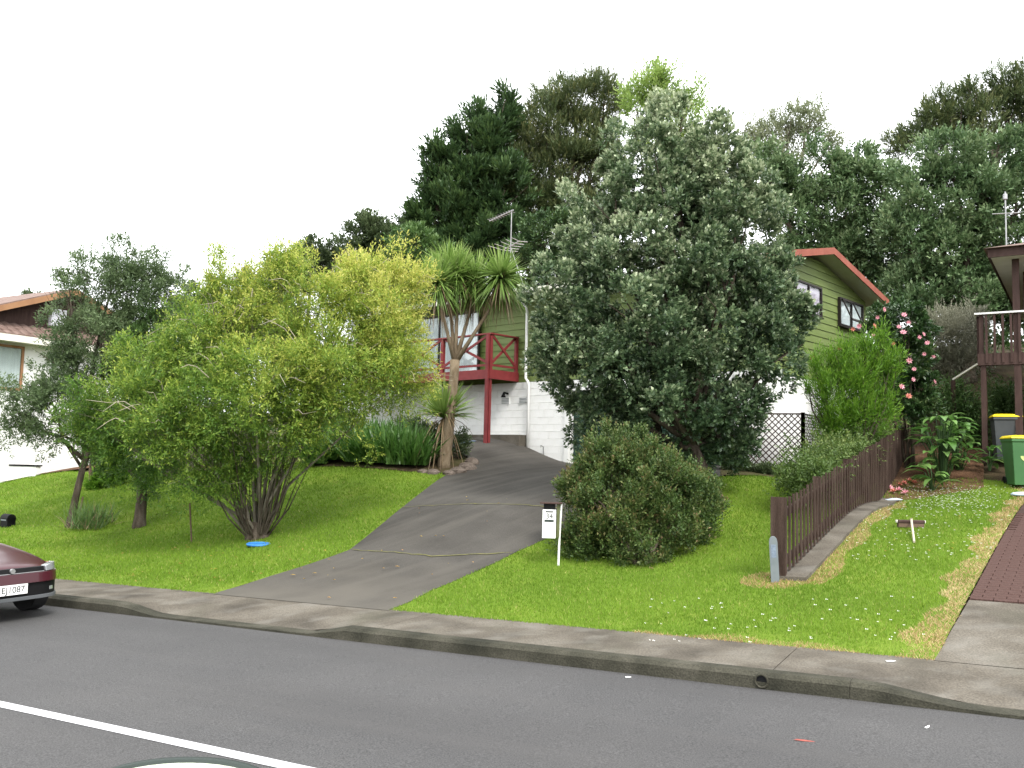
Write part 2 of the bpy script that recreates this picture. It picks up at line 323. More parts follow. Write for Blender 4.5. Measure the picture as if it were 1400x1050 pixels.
L['dead'] = leafmat('leaf_dead', [(0, (.13, .085, .045)), (1, (.3, .22, .13))], .25)
L['aga'] = leafmat('leaf_agapanthus', [(0, (.022, .065, .012)), (.5, (.05, .125, .022)), (1, (.13, .24, .06))], .25, .4, .45)
L['biglf'] = leafmat('leaf_big', [(0, (.04, .11, .02)), (.5, (.09, .2, .04)), (1, (.2, .34, .10))], .35, .35, .5)
L['grass'] = leafmat('grass_blade', [(0, (.085, .155, .012)), (.5, (.145, .25, .022)), (.85, (.21, .31, .036)), (1, (.36, .33, .12))], .35, .6, .2)
L['leftdark'] = leafmat('leaf_left', [(0, (.05, .085, .035)), (.5, (.105, .155, .065)), (1, (.2, .26, .13))], .38)
L['climber'] = leafmat('leaf_climber', [(0, (.04, .08, .018)), (.5, (.085, .14, .03)), (1, (.2, .24, .07))], .3)
L['sage'] = leafmat('leaf_sage', [(0, (.12, .15, .08)), (.5, (.2, .23, .13)), (1, (.34, .36, .22))], .4)
L['strawb'] = leafmat('straw_blade', [(0, (.26, .17, .07)), (.6, (.44, .32, .16)), (1, (.6, .48, .28))], .3, .7, .2)

# ------------------------------------------------------------------ foliage
def nrm(a): return a/np.maximum(np.linalg.norm(a, axis=-1, keepdims=True), 1e-9)
def px_lobes(rows, D, deep=1.0):
    """(px, py, rx px, ry px[, depth offset m[, depth radius m]]) at depth D -> metres"""
    o = []
    for r in rows:
        d = D+(r[4] if len(r) > 4 else 0); c = at(r[0], r[1], d); s = d/F
        rz = r[5] if len(r) > 5 else (r[2]+r[3])*.5*s*deep
        o.append((c[0], c[1], c[2], r[2]*s, rz, r[3]*s))
    return np.array(o)
def foliage(lobes, n, per, ll, lw, tl, up=.3, rnd=.5, shell=.6, seed=0, droop=0., gap=.0, gapw=.9, tip=.35, bump=.22, spread=.9, tw=.5, floor=None, keep=None, cl=0, cn=30, flat=1., tgrad=None):
    g = np.random.default_rng(seed); lb = np.asarray(lobes)
    wt = (lb[:, 3]*lb[:, 4]*lb[:, 5])**(2/3); k = g.choice(len(lb), n, p=wt/wt.sum())
    d = nrm(g.normal(size=(n, 3))); r = 1-shell*g.random(n)**1.4
    ph = g.uniform(0, 6.28, (len(lb), 6)); fr = g.uniform(2.2, 5.5, (len(lb), 6))
    h = (np.sin(d[:, 0]*fr[k, 0]*1.6+ph[k, 0])*np.sin(d[:, 1]*fr[k, 1]*1.6+ph[k, 1])+np.sin(d[:, 2]*fr[k, 2]*1.8+ph[k, 2])*np.sin(d[:, 0]*fr[k, 3]*2+ph[k, 3]))*.6
    c = lb[k, :3]; rad = lb[k, 3:]
    pos = c+d*rad*(r*(1+bump*h))[:, None]; 
    if cl:
        nc = max(4, n//cn); ci = g.integers(0, nc, n); cc = pos[:nc][ci]; k = k[:nc][ci]; d0 = nrm(d[:nc][ci]/rad[:nc][ci]); rad = lb[k, 3:]
        dd = nrm(g.normal(size=(n, 3))+d0*.7+np.array([0, 0, .55])); cr = cl*g.uniform(.65, 1.25, nc)[ci]*g.random(n)**.35
        pos = cc+dd*cr[:, None]*np.array([1, 1, flat]); d = nrm(dd*.75+d0*.45)*rad; cs = g.random(nc)[ci]
    inside = np.zeros(n, bool); cs = cs if cl else np.full(n, .5)
    for j in range(len(lb)):
        q = (((pos-lb[j, :3])/lb[j, 3:])**2).sum(1); inside |= (q < .30) & (k != j)
    ok = ~inside if not cl else np.ones(n, bool)
    if gap > 0:
        f2 = 6.28/gapw; p2 = g.uniform(0, 6.28, 6)
        nz = np.sin(pos[:, 0]*f2+p2[0]+1.3*np.sin(pos[:, 2]*f2*.7+p2[3]))+np.sin(pos[:, 1]*f2+p2[1]+1.1*np.sin(pos[:, 0]*f2*.6+p2[4]))+np.sin(pos[:, 2]*f2+p2[2]+1.2*np.sin(pos[:, 1]*f2*.8+p2[5]))
        ok &= nz > (gap*4-2.2)+g.normal(size=n)*.35
    if floor is not None: ok &= pos[:, 2] > floor
    if keep is not None: ok &= keep(pos)
    pos = pos[ok]; d = d[ok]; rad = rad[ok]; cs = cs[ok]; n = len(pos)
    out = nrm(d/rad); twig = nrm(out+np.array([0, 0, up])+g.normal(size=(n, 3))*rnd)
    e1 = nrm(np.cross(twig, g.normal(size=(n, 3)))); e2 = np.cross(twig, e1)
    j = np.arange(per); fr_ = ((j+.5)/per)[None, :]*np.ones((n, 1))+g.uniform(-.4, .4, (n, per))/per
    az = j[None, :]*2.399+g.uniform(0, 6.28, (n, 1))+g.uniform(-.4, .4, (n, per))
    rd = e1[:, None]*np.cos(az)[..., None]+e2[:, None]*np.sin(az)[..., None]
    an = spread*(1.25-.8*fr_)*g.uniform(.7, 1.2, (n, per))
    l = twig[:, None]*np.cos(an)[..., None]+rd*np.sin(an)[..., None]; l[..., 2] -= droop*g.uniform(.5, 1.3, (n, per)); l = nrm(l)
    b = pos[:, None]+twig[:, None]*((fr_-.5)*tl)[..., None]
    s = g.uniform(.7, 1.25, (n, per, 1)); wd = nrm(np.cross(l, np.array([0, 0, 1.])+g.normal(size=(n, per, 3))*tw))
    nn = np.cross(wd, l)
    m1 = b+l*ll*s*.48+nn*lw*.15
    V = np.stack([b, m1+wd*lw*s*.5, b+l*ll*s, m1-wd*lw*s*.5], 2).reshape(-1, 3)
    q = np.arange(len(V)).reshape(-1, 4)
    t = .30*g.random((n, 1))+.32*g.random((n, per))+tip*(fr_**2)+(1-tip-.62)*.5*(1+np.sin(pos[:, :1]*2.1+pos[:, 2:]*1.7+g.uniform(0, 6)))
    t = t+.3*(cs[:, None]-.5)
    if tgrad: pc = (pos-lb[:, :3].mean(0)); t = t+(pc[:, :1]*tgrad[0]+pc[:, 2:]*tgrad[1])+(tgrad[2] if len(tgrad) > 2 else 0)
    return V, q, np.clip(t, 0, 1).ravel()
def crown(parent, mat, *a, name='crown', **kw):
    V, q, t = foliage(*a, **kw); V = V-np.array(parent.location)
    return npmesh(name, V, q, mat, parent, {'tint': t})
def limbs(parent, lobes, mat, r0, fork=.4, lean=(0, 0), subs=4, seed=1, stems=None, n=7, twig=0, tr=.35):
    """trunk, boughs to each lobe, and lesser branches inside it"""
    g = random.Random(seed); mb = MB(); lb = np.asarray(lobes)-np.array([*parent.location, 0, 0, 0])
    zc = lb[:, 2].mean(); top = Vector((lb[:, 0].mean()*.5+lean[0], lb[:, 1].mean()*.5+lean[1], zc*fork))
    if stems is None:
        mid = top*.5+Vector((g.uniform(-.08, .08), g.uniform(-.08, .08), 0))
        mb.tube([(0, 0, -.15), (0, 0, .02), tuple(mid*.35), tuple(mid), tuple(top)], [r0*1.5, r0*1.25, r0*1.02, r0*.9, r0*.8], 10)
    for i, q in enumerate(lb):
        c = Vector(q[:3]); st = top*g.uniform(.75, 1) if stems is None else Vector((g.uniform(-1, 1)*stems, g.uniform(-1, 1)*stems, -.1))
        r1 = r0*(tr*g.uniform(.9, 1.4))
        m1 = st.lerp(c, .4)+Vector((g.uniform(-.2, .2), g.uniform(-.2, .2), g.uniform(0, .3)))*.8
        if stems is not None: m1 = Vector((st.x+(c.x-st.x)*.22, st.y+(c.y-st.y)*.22, st.z+(c.z-st.z)*.36))
        mb.tube([st, m1, st.lerp(c, .75)+Vector((g.uniform(-.15, .15), g.uniform(-.15, .15), .1)), c], [r1*1.3, r1, r1*.65, r1*.35], 6)
        for k in range(subs+twig):
            a, z = g.uniform(0, 6.28), g.uniform(-.3, 1); rr = math.sqrt(max(0, 1-z*z))
            e = c+Vector((q[3]*rr*math.cos(a), q[4]*rr*math.sin(a), q[5]*z))*g.uniform(.7, .98)
            s0 = m1.lerp(c, g.uniform(.3, 1)); md = s0.lerp(e, .5)+Vector((g.uniform(-.15, .15), g.uniform(-.15, .15), g.uniform(0, .2)))
            k2 = .45 if k < subs else .2
            mb.tube([s0, md, e], [r1*k2, r1*k2*.6, r1*k2*.2], 4, cap=False)
    return mb.build('trunk', mat, parent, smooth=True)
def straps(c, n, ln, wd, seed, up=.2, arch=.5, zmin=-.6, fold=.0, base=0., segs=4):
    """strap leaves leaving a point, arching over"""
    g = np.random.default_rng(seed); z = g.uniform(zmin, 1, n); a = g.uniform(0, 6.28, n); rr = np.sqrt(1-z*z)
    d = nrm(np.c_[rr*np.cos(a), rr*np.sin(a), z+up]); s = ln*g.uniform(.7, 1.1, n); k = np.linspace(0, 1, segs+1)
    wv = nrm(np.cross(d, np.array([0, 0, 1.])+g.normal(size=(n, 3))*.25))
    st = np.asarray(c)+(g.uniform(-1, 1, (n, 3))*np.array([base, base, 0]))
    P = st[:, None]+d[:, None]*(s[:, None]*k)[..., None]
    P[..., 2] -= (arch*s[:, None]*(k**2.2)*(1.05-np.clip(d[:, 2:], -.2, 1)))
    wk = wd*np.array([.7, 1., .95, .65, .06])[:segs+1] if segs == 4 else wd*np.linspace(1, .1, segs+1)
    A = P+wv[:, None]*wk[None, :, None]*.5; B = P-wv[:, None]*wk[None, :, None]*.5
    V = np.stack([A, B], 2).reshape(n, -1, 3); q = []
    for i in range(segs): q.append([2*i, 2*i+1, 2*i+3, 2*i+2])
    q = (np.arange(n)[:, None, None]*(2*(segs+1))+np.array(q)[None]).reshape(-1, 4)
    t = np.repeat(np.clip(.15+.55*g.random(n)+.25*d[:, 2], 0, 1), segs)
    return V.reshape(-1, 3), q, t

# ================================================================== the setting
# land: one sheet to the horizon
ax = np.r_[-600, -400, -250, -160, -110, -80, np.arange(-60, 45.1, .75), 60, 80, 110, 160, 250, 400, 600]
ay = np.r_[-400, -250, -120, -60, -30, -15, np.arange(-6, 60.1, .75), 70, 85, 105, 130, 170, 250, 400, 700]
gx, gy = np.meshgrid(ax, ay, indexing='ij'); uu, vv = UV(gx.ravel(), gy.ravel())
zz = G(gx.ravel(), gy.ravel())-.06; near = uu < UL+.5
zz = np.where(near, KS*np.clip(vv, -150, 150)-.12, zz)
i = np.arange(len(ax)*len(ay)).reshape(len(ax), len(ay))
tag(npmesh('ground', np.c_[gx.ravel(), gy.ravel(), zz], np.stack([i[:-1, :-1], i[1:, :-1], i[1:, 1:], i[:-1, 1:]], -1).reshape(-1, 4), M['soil'], smooth=True), kind='structure')
def strip(name, u0, u1, v0, v1, off, mat, parent=None, step=2.):
    vs = np.linspace(v0, v1, max(2, int((v1-v0)/step)+1)); V = []
    for v in vs:
        for u in (u0, u1): p = W(u, v); V.append((p[0], p[1], KS*v+off))
    q = [(2*k, 2*k+1, 2*k+3, 2*k+2) for k in range(len(vs)-1)]
    return npmesh(name, V, q, mat, parent)
tag(strip('road', UN, UK, -150, 110, 0, M['asphalt']), kind='structure')
tag(strip('centre_line', UC-.055, UC+.055, -60, -3.0, .004, M['white_line']), kind='structure')
def kerbh(v):
    def ss(a, b, x): t = min(1, max(0, (x-a)/(b-a))); return t*t*(3-2*t)
    d = ss(-10.0, -9.2, v)*(1-ss(-6.75, -6.25, v)); d = max(d, ss(-1.1, -.2, v))
    return .13-.10*d
def kerb_run(name, v0, v1, side=1):
    vs = np.linspace(v0, v1, int((v1-v0)/.25)+2); rings = []
    for v in vs:
        h = kerbh(v) if side > 0 else .13; b = KS*v; u0 = UK if side > 0 else UN
        o = [(u0+side*.0, b-.1), (u0+side*.005, b+h*.75), (u0+side*.045, b+h), (u0+side*.16, b+h+.003), (u0+side*.16, b-.1)]
        rings.append([(*W(a, v), z) for a, z in o])
    return MB().loft(rings).build(name, M['kerb'])
for nm, a, b in [('kerb', -80, -12.004), ('kerb', -12, -6.004), ('kerb', -6, -1.124), ('kerb', -1.12, 40)]:
    tag(kerb_run(nm, a, b), kind='structure')
tag(kerb_run('kerb', -80, 40, -1), kind='structure')
# footpath slabs with open joints
def slab(v0, v1):
    vs = np.linspace(v0, v1, max(2, int((v1-v0)/.3)+1)); V = []; us = np.linspace(UK+.16, UL+.06, 5)
    for v in vs:
        for k, u in enumerate(us):
            e = k/4; p = W(u, v); V.append((*p, KS*v+(kerbh(v)+.002)*(1-e)**1.5+(1-(1-e)**1.5)*.145))
    q = [(5*a+k, 5*a+k+1, 5*a+k+6, 5*a+k+5) for a in range(len(vs)-1) for k in range(4)]
    return npmesh('slab', V, q, M['concrete'], fp, smooth=True)
fp = bpy.data.objects.new('footpath', None); link(fp); tag(fp, kind='structure')
js = [-80, -40, -24, -15.5, -11.2, -5.9, -1.75, 3.4, 9, 40]
for a, b in zip(js, js[1:]): slab(a+.003, b-.003)
tag(strip('near_footpath', UN-3, UN-.16, -80, 40, .13, M['concrete']), kind='structure')

# the lawns
RL_LAWN = [gp(528, 836), gp(590, 808), gp(650, 782), gp(705, 756), gp(755, 733), gp(800, 706), gp(880, 672), gp(985, 652), at(1050, 650, 18.2), at(1125, 650, 19), at(1245, 655, 19.5), at(1340, 662, 19.2), at(1410, 664, 18.6), gp(1398, 690), gp(1366, 740), gp(1322, 820)]
DRV0 = W(UL, UV(*gp(1277, 904)[:2])[1]); RL_LAWN += [DRV0, W(UL, UV(*RL_LAWN[0][:2])[1])]
LE = [gp(292, 812), gp(400, 779), gp(478, 752), gp(540, 702), gp(598, 657), gp(624, 641)]
LL_LAWN = [W(UL, -60), W(UL, UV(*LE[0][:2])[1]+.1)]+[p[:2] for p in LE]+[at(560, 637, 21.8)[:2], at(450, 630, 22.4)[:2], at(330, 640, 24)[:2], at(250, 650, 25.5)[:2], at(170, 655, 27)[:2], at(60, 645, 30)[:2], at(-120, 660, 31)[:2], W(17, -58)]
tag(sheet('lawn', RL_LAWN, 0, .4, M['lawn']), kind='structure')
tag(sheet('lawn', LL_LAWN, 0, .6, M['lawn']), kind='structure')
# driveway
DRV = [W(UL-.02, UV(*LE[0][:2])[1]-.25)]+[p[:2] for p in LE]+[at(640, 628, 22.6)[:2], HP(-10.5, -1.6), HP(-10.5, -.1), HP(-5.6, -.12), HP(-.2, -.12), HP(.3, -1.2)]+[p[:2] for p in RL_LAWN[7::-1]]
DRV[-1] = W(UL-.02, UV(*RL_LAWN[0][:2])[1])
drv_o = tag(sheet('driveway', DRV, .006, .4, M['drive']), kind='structure')
def ribbon(name, pts, wd, off, mat, parent=None, jit=.0):
    V = []
    P = []
    for a, b in zip(pts, pts[1:]):
        n = max(1, int(math.dist(a[:2], b[:2])/.12)); P += [(a[0]+(b[0]-a[0])*k/n, a[1]+(b[1]-a[1])*k/n) for k in range(n)]
    P.append(tuple(pts[-1][:2])); P = np.array(P); P += rng.normal(size=P.shape)*jit
    T = np.gradient(P, axis=0); T = nrm(T); N = np.c_[-T[:, 1], T[:, 0]]
    w_ = wd*(1+rng.uniform(-.5, .5, len(P)) if jit else np.ones(len(P)))
    A = P+N*w_[:, None]/2; B = P-N*w_[:, None]/2; Q = np.stack([A, B], 1).reshape(-1, 2)
    V = np.c_[Q, G(Q[:, 0], Q[:, 1])+off]; k = np.arange(len(P)-1)[:, None]*2
    return npmesh(name, V, k+np.array([[0, 1, 3, 2]]), mat, parent)
for pts in ([gp(548, 694), gp(640, 690), gp(770, 697)], [gp(480, 753), gp(590, 762), gp(700, 757)]):
    tag(ribbon('moss', pts, .022, .018, M['moss'], jit=.012), 'thin mossy crack line across the asphalt driveway', 'moss', kind='stuff')
# neighbour's drive: concrete apron, then brick pavers
e0 = DRV0; e1 = gp(1325, 821)[:2]; e2 = gp(1400, 690)[:2]; dd = nrm(np.array(e2)-np.array(e1)); dn = np.array([dd[1], -dd[0]]); far = np.array(e1)+dd*14
tag(sheet('concrete_apron', [e0, e1, np.array(e1)+dn*3.2, W(UL, UV(*e0)[1]+4.2)], .006, .4, M['concrete']), kind='structure')
bd = tag(sheet('brick_driveway', [np.array(e1)+dd*.01, far, far+dn*3.2, np.array(e1)+dd*.01+dn*3.2], .0, .4, M['grout']), kind='structure')
pmb = MB().box((0, 0, 0), (.222, .1, .05)); pv = pmb.build('paver', M['paver'], bd, bevel=.004); pme = pv.data; bpy.data.objects.remove(pv)
pv = MB().box((0, 0, 0), (.108, .1, .05)).build('paver', M['paver'], bd, bevel=.004); phe = pv.data; bpy.data.objects.remove(pv)
rz = math.atan2(dn[1], dn[0]); npv = 0
for row in range(60):
    if row % 2 and row <= 40:
        p = np.array(e1)+dn*.055+dd*(.055+row*.105); o = link(bpy.data.objects.new('paver', phe), bd); dz = (gz(*(p+dd*.1))-gz(*p))/.1; dx = (gz(*(p+dn*.1))-gz(*p))/.1
        o.location = (*p, gz(*p)); o.rotation_euler = (math.atan(dz), -math.atan(dx), rz); npv += 1
    for k in range(14):
        if npv >= 298: break
        x = .115+k*.228-(.114 if row % 2 else 0); y = .055+row*.105
        if x < .08: continue
        if x > 1.15+ max(0, 0.02*row) or (row > 34 and x > .6): continue
        p = np.array(e1)+dn*x+dd*y; o = link(bpy.data.objects.new('paver', pme), bd)
        dz = (gz(*(p+dd*.1))-gz(*p))/.1; dx = (gz(*(p+dn*.1))-gz(*p))/.1
        o.location = (*p, gz(*p)+random.uniform(-.0025, .0025)); o.rotation_euler = (math.atan(dz), -math.atan(dx), rz); npv += 1
V = []; k = 0
for row in range(130):
    for c in range(14):
        x = .115+c*.228-(.114 if row % 2 else 0); y = .055+row*.105
        if x < .08 or x > 3.1 or not (x > 1.15+.02*row or (row > 34 and x > .6) or row >= 60): continue
        p = np.array(e1)+dn*x+dd*y
        V += [(*(p+dn*a*.109+dd*b*.05), 0) for a, b in ((-1, -1), (1, -1), (1, 1), (-1, 1))]
V = np.array(V); V[:, 2] = G(V[:, 0], V[:, 1])+.022
tag(npmesh('pavers', V, np.arange(len(V)).reshape(-1, 4), M['paver'], bd), kind='stuff')
# planting beds
BED = [at(1205, 690, 17.2)[:2], at(1235, 668, 17.9)[:2], at(1345, 662, 18.6)[:2], at(1345, 600, 24)[:2], at(1230, 600, 24)[:2]]
tag(sheet('planting_bed', BED, .012, .4, M['mulch']), kind='structure')
BED2 = [at(624, 645, 20.9)[:2], at(560, 641, 21.)[:2], at(430, 636, 21.7)[:2], at(430, 620, 25)[:2], HP(-10.4, -1.8), at(640, 630, 22.4)[:2]]
tag(sheet('planting_bed', BED2, .014, .4, M['soil']), kind='structure')
BED3 = [at(985, 652, 18)[:2], at(1120, 652, 18.4)[:2], at(1130, 640, 21)[:2], at(985, 640, 19.6)[:2]]
tag(sheet('planting_bed', BED3, .014, .4, M['soil']), kind='structure')
tag(sheet('bare_earth', [at(-40, 668, 29)[:2], at(190, 640, 29.3)[:2], at(190, 632, 33)[:2], at(-60, 640, 33)[:2]], .04, .6, M['mulch']), kind='structure')

# ================================================================== the green house
ZB = 1.6; ZJ = 3.93 - ZB; ZE = 6.42 - ZB; ZAP = 7.12 - ZB; HW = 6.5; LX = -15.0; LA = -5.58; LB = -7.41; ZD = 4.2 - ZB
house = empty('house', (HC[0], HC[1], ZB), -HA, label='green weatherboard house over white block basement with red balcony', cat='house')
PIT = (ZAP-ZE)/(HW/2)
wl = MB()
wl.b2((LX, .12, ZJ-.05), (-.12, .14+HW-.26, ZE-.02)).build('wall', M['green_board'], house)     # inner mass of the upper floor
w0 = bpy.data.objects['wall']
gb = MB(); gb.add([(-.13, .13, ZE-.02), (-.13, HW-.13, ZE-.02), (-.13, HW/2, ZAP-.08), (LX+.1, .13, ZE-.02), (LX+.1, HW-.13, ZE-.02), (LX+.1, HW/2, ZAP-.08)], [(0, 1, 2), (5, 4, 3), (0, 3, 4, 1), (1, 4, 5, 2), (2, 5, 3, 0)])
gb.build('gable', M['green_board'], house)
# lapped boards, front
BH = .19
def board(length):
    mb = MB(); y0, y1, y2 = 0, -.034, -.014
    ring = [(0, y0, 0), (0, y1, 0), (0, y1, .012), (0, y2, BH+.012), (0, y0, BH+.012)]
    return mb.loft([ring, [(length, b, c) for _, b, c in ring]])
k = 0; z = ZJ
while z < ZE-.02:
    o = board(-LX-.02).build('weatherboard', M['green_board'], w0); o.location = (LX, .12, z); z += BH
# gable-end boards follow the roof slope
z = ZJ
while z < ZAP-.12:
    def ext(zz):
        return (0.0, HW) if zz < ZE else ((zz-ZE)/PIT, HW-(zz-ZE)/PIT)
    z1 = min(z+BH+.012, ZAP-.08); a0, b0 = ext(z); a1, b1 = ext(z1)
    mb = MB(); mb.add([(-.12, a0, z), (-.12, b0, z), (-.086, b0, z), (-.086, a0, z), (-.12, a1, z1), (-.12, b1, z1), (-.106, b1, z1), (-.106, a1, z1)],
                      [(0, 1, 2, 3), (4, 7, 6, 5), (0, 3, 7, 4), (1, 5, 6, 2), (3, 2, 6, 7), (0, 4, 5, 1)])
    o = mb.build('weatherboard', M['green_board'], w0); o.location = (.086, 0, 0); z += BH
MB().b2((-.03, -.0, ZJ), (.012, .05, ZE)).build('corner_board', M['green_board'], house)
# basement: block courses left of the garage, plain behind plants
bs = MB(); bs.b2((LX, .16, -.6), (LA-.2, HW-.2, ZJ-.02)); bs.b2((LA-.2, .45, -.6), (-.3, HW-.2, ZJ-.02)); base_o = bs.build('basement_wall', M['mortar'], house)
blk = MB().box((0, 0, 0), (.396, .12, .196)).build('block', M['block_white'], base_o, bevel=.003); bme = blk.data; bpy.data.objects.remove(blk)
hbl = MB().box((0, 0, 0), (.196, .12, .196)).build('block', M['block_white'], base_o, bevel=.003); hme = hbl.data; bpy.data.objects.remove(hbl)
for r_ in range(14):
    zc = ZJ-.115-r_*.2
    for c in range(15):
        x = LA-.2-c*.4+(.2 if r_ % 2 else 0)
        half = r_ % 2 and c == 0
        o = link(bpy.data.objects.new('block', hme if half else bme), base_o); o.location = (x-(.1 if half else 0), .10+random.uniform(-.0015, .0015), zc)
MB().b2((LX, .05, -.6), (LA-6.05, .155, ZJ-.02)).build('plaster_wall', M['block_white'], house)
MB().b2((LA-.02, .0, -.5), (LA+.14, .3, ZJ-.015)).build('garage_jamb', M['white_paint'], house, bevel=.006)
MB().b2((-.55, .05, -.6), (-.02, HW-.05, ZJ-.02)).build('end_basement_wall', M['block_white'], house)
MB().b2((LA+.14, .10, 2.02), (-.55, .3, ZJ-.02)).build('lintel', M['block_white'], house)
# roller door: horizontal ribs
rb = MB(); V = []
n = 52; H0, H1 = -.1, 2.03
for k in range(n+1):
    zz = H0+(H1-H0)*k/n; yy = .2+(.018 if (k % 4) in (0, 1) else 0)
    V += [(LA+.14, yy, zz), (-.55, yy, zz)]
rb.add(V, [(2*k, 2*k+1, 2*k+3, 2*k+2) for k in range(n)]); rb.build('garage_door', M['roller'], house)
# roof: two planes with eave and verge overhang
VO, EO, TH = .45, .45, .09
def rz_(s): return ZE+.06+PIT*(s if s <= HW/2 else HW-s)
for s0, s1 in ((-EO, HW/2), (HW/2, HW+EO)):
    def rr(s): return ZE+.06+PIT*min(s, HW-s)
    mb = MB(); a, b = rr(s0), rr(s1); x0, x1 = LX-VO, VO
    mb.add([(x0, s0, a), (x1, s0, a), (x1, s1, b), (x0, s1, b), (x0, s0, a+TH), (x1, s0, a+TH), (x1, s1, b+TH), (x0, s1, b+TH)],
           [(0, 1, 2, 3), (4, 7, 6, 5), (0, 4, 5, 1), (2, 6, 7, 3), (1, 5, 6, 2), (0, 3, 7, 4)])
    ro = mb.build('roof', M['roof_red'], house)
    mb = MB(); mb.add([(x0, s0, a-.02), (x1-.02, s0, a-.02), (x1-.02, s1, b-.02), (x0, s1, b-.02), (x0, s0, a-.004), (x1-.02, s0, a-.004), (x1-.02, s1, b-.004), (x0, s1, b-.004)],
           [(0, 1, 2, 3), (4, 7, 6, 5), (0, 4, 5, 1), (2, 6, 7, 3), (1, 5, 6, 2), (0, 3, 7, 4)])
    mb.build('soffit', M['soffit'] if s0 > 0 else M['soffit'], ro)
    d = .15
    mb = MB(); mb.add([(x1+.002, s0, a-.06), (x1+.03, s0, a-.06), (x1+.03, s1, b-.06), (x1+.002, s1, b-.06), (x1+.002, s0, a+TH+.02), (x1+.03, s0, a+TH+.02), (x1+.03, s1, b+TH+.02), (x1+.002, s1, b+TH+.02)],
           [(0, 1, 2, 3), (4, 7, 6, 5), (0, 4, 5, 1), (2, 6, 7, 3), (1, 5, 6, 2), (0, 3, 7, 4)])
    mb.build('barge_board', M['roof_red'], ro)
zg = ZE+.06-PIT*EO
g_ = MB(); prof = [(0, 0), (0, .12), (.012, .12), (.012, .02), (.09, .02), (.09, .12), (.105, .12), (.105, 0)]
g_.loft([[(x, -EO-.11+p, zg-.05+q) for p, q in prof] for x in (LX-VO, VO)]).build('gutter', M['cream'], house)
MB().tube([(LB+.35, -EO-.05, zg-.03), (LB+.35, -EO-.05, zg-.12), (LB+.42, -.10, zg-.34), (LB+.42, -.06, zg-.5), (LB+.42, -.055, ZJ+.08), (LB+.50, -.055, ZJ-.0), (LB+.52, -.03, ZJ-.12), (LB+.52, -.03, .12)], .04, 10).build('downpipe', M['white_paint'], house, smooth=True)
# windows of the gable end and the sliding door
def window(nm, axis, a0, a1, z0, z1, panes, curt, off=.0, fw=.05):
    """axis 'x': in the front wall along L; 'y': in the gable end along s"""
    def P(a, d, z): return (a, -d, z) if axis == 'x' else (d, a, z)
    fr = MB()
    def bb(x0, x1, y0, y1, d0, d1, m): m.b2(P(x0, d0, y0), P(x1, d1, y1))
    bb(a0-fw, a1+fw, z0-fw, z0, .0, .075, fr); bb(a0-fw, a1+fw, z1, z1+fw, .0, .075, fr); bb(a0-fw, a0, z0, z1, .0, .075, fr); bb(a1, a1+fw, z0, z1, .0, .075, fr)
    for k in range(1, panes): q = a0+(a1-a0)*k/panes; bb(q-fw/2, q+fw/2, z0, z1, .0, .07, fr)
    wo = fr.build(nm, M['dark_frame'], house)
    for k in range(panes):
        q0 = a0+(a1-a0)*k/panes; q1 = a0+(a1-a0)*(k+1)/panes
        m = MB(); bb(q0+.02, q1-.02, z0, z1, .045, .05, m); m.build('pane', M['glass'], wo)
        nn = 40; V = []
        for j in range(nn+1):
            a = q0+.015+(q1-q0-.03)*j/nn; dd_ = .020+.012*math.sin(j*1.25+.6*math.sin(j*.7))
            V += [P(a, dd_, z0+.01), P(a, dd_, z1-.01)]
        npmesh('curtain', V, [(2*j, 2*j+1, 2*j+3, 2*j+2) for j in range(nn)], curt, wo, smooth=True)
    m = MB(); bb(a0-fw-.03, a1+fw+.03, z0-fw-.035, z0-fw-.003, .0, .10, m); m.build('sill', M['dark_frame'], wo)
    return wo
window('window', 'y', 2.0, 3.4, 5.60-ZB, 6.28-ZB, 2, M['pink_curtain'])
w2 = window('window', 'y', 4.62, 6.1, 5.56-ZB, 6.22-ZB, 2, M['curtain'])
mb = MB(); ang = R(24)     # left sash swung open at the bottom
hz = 6.22-ZB
for (sa, sb, la, lb_) in ((4.62, 5.34, 0, .05), (4.62, 5.34, .6, .66), (4.62, 4.67, 0, .66), (5.29, 5.34, 0, .66)):
    p = [(sa, la), (sb, la), (sb, lb_), (sa, lb_)]
    V = [(.085+math.sin(ang)*l_+t_*math.cos(ang), s_, hz-math.cos(ang)*l_+t_*math.sin(ang)) for t_ in (0, .03) for s_, l_ in p]
    mb.add(V, [(0, 1, 2, 3), (7, 6, 5, 4), (0, 4, 5, 1), (1, 5, 6, 2), (2, 6, 7, 3), (3, 7, 4, 0)])
mb.build('sash', M['dark_frame'], w2)
window('sliding_door', 'x', -12.4, -8.95, 4.27-ZB, 6.08-ZB, 2, M['curtain'])
# lamp, vents, tap on the basement wall
MB().tube([(LB-.35, .04, ZJ-.32), (LB-.35, -.12, ZJ-.30), (LB-.33, -.16, ZJ-.38), (LB-.33, -.16, ZJ-.44)], [.03, .03, .05, .075], 10).build('wall_lamp', M['black'], house, smooth=True)
for x in (LB-.42, LB+.28):
    vm = MB(); vm.b2((x-.16, .02, ZJ-.62), (x+.16, .045, ZJ-.42)); vo_ = vm.build('vent', M['white_paint'], house)
    for k in range(4): MB().b2((x-.14, .008, ZJ-.60+k*.042), (x+.14, .022, ZJ-.585+k*.042)).build('louvre', M['grey_plastic'], vo_)
MB().tube([(LA-.75, .03, .08), (LA-.75, .0, .5), (LA-.75, -.1, .53), (LA-.75, -.1, .48)], .014, 6).build('tap', M['metal'], house)
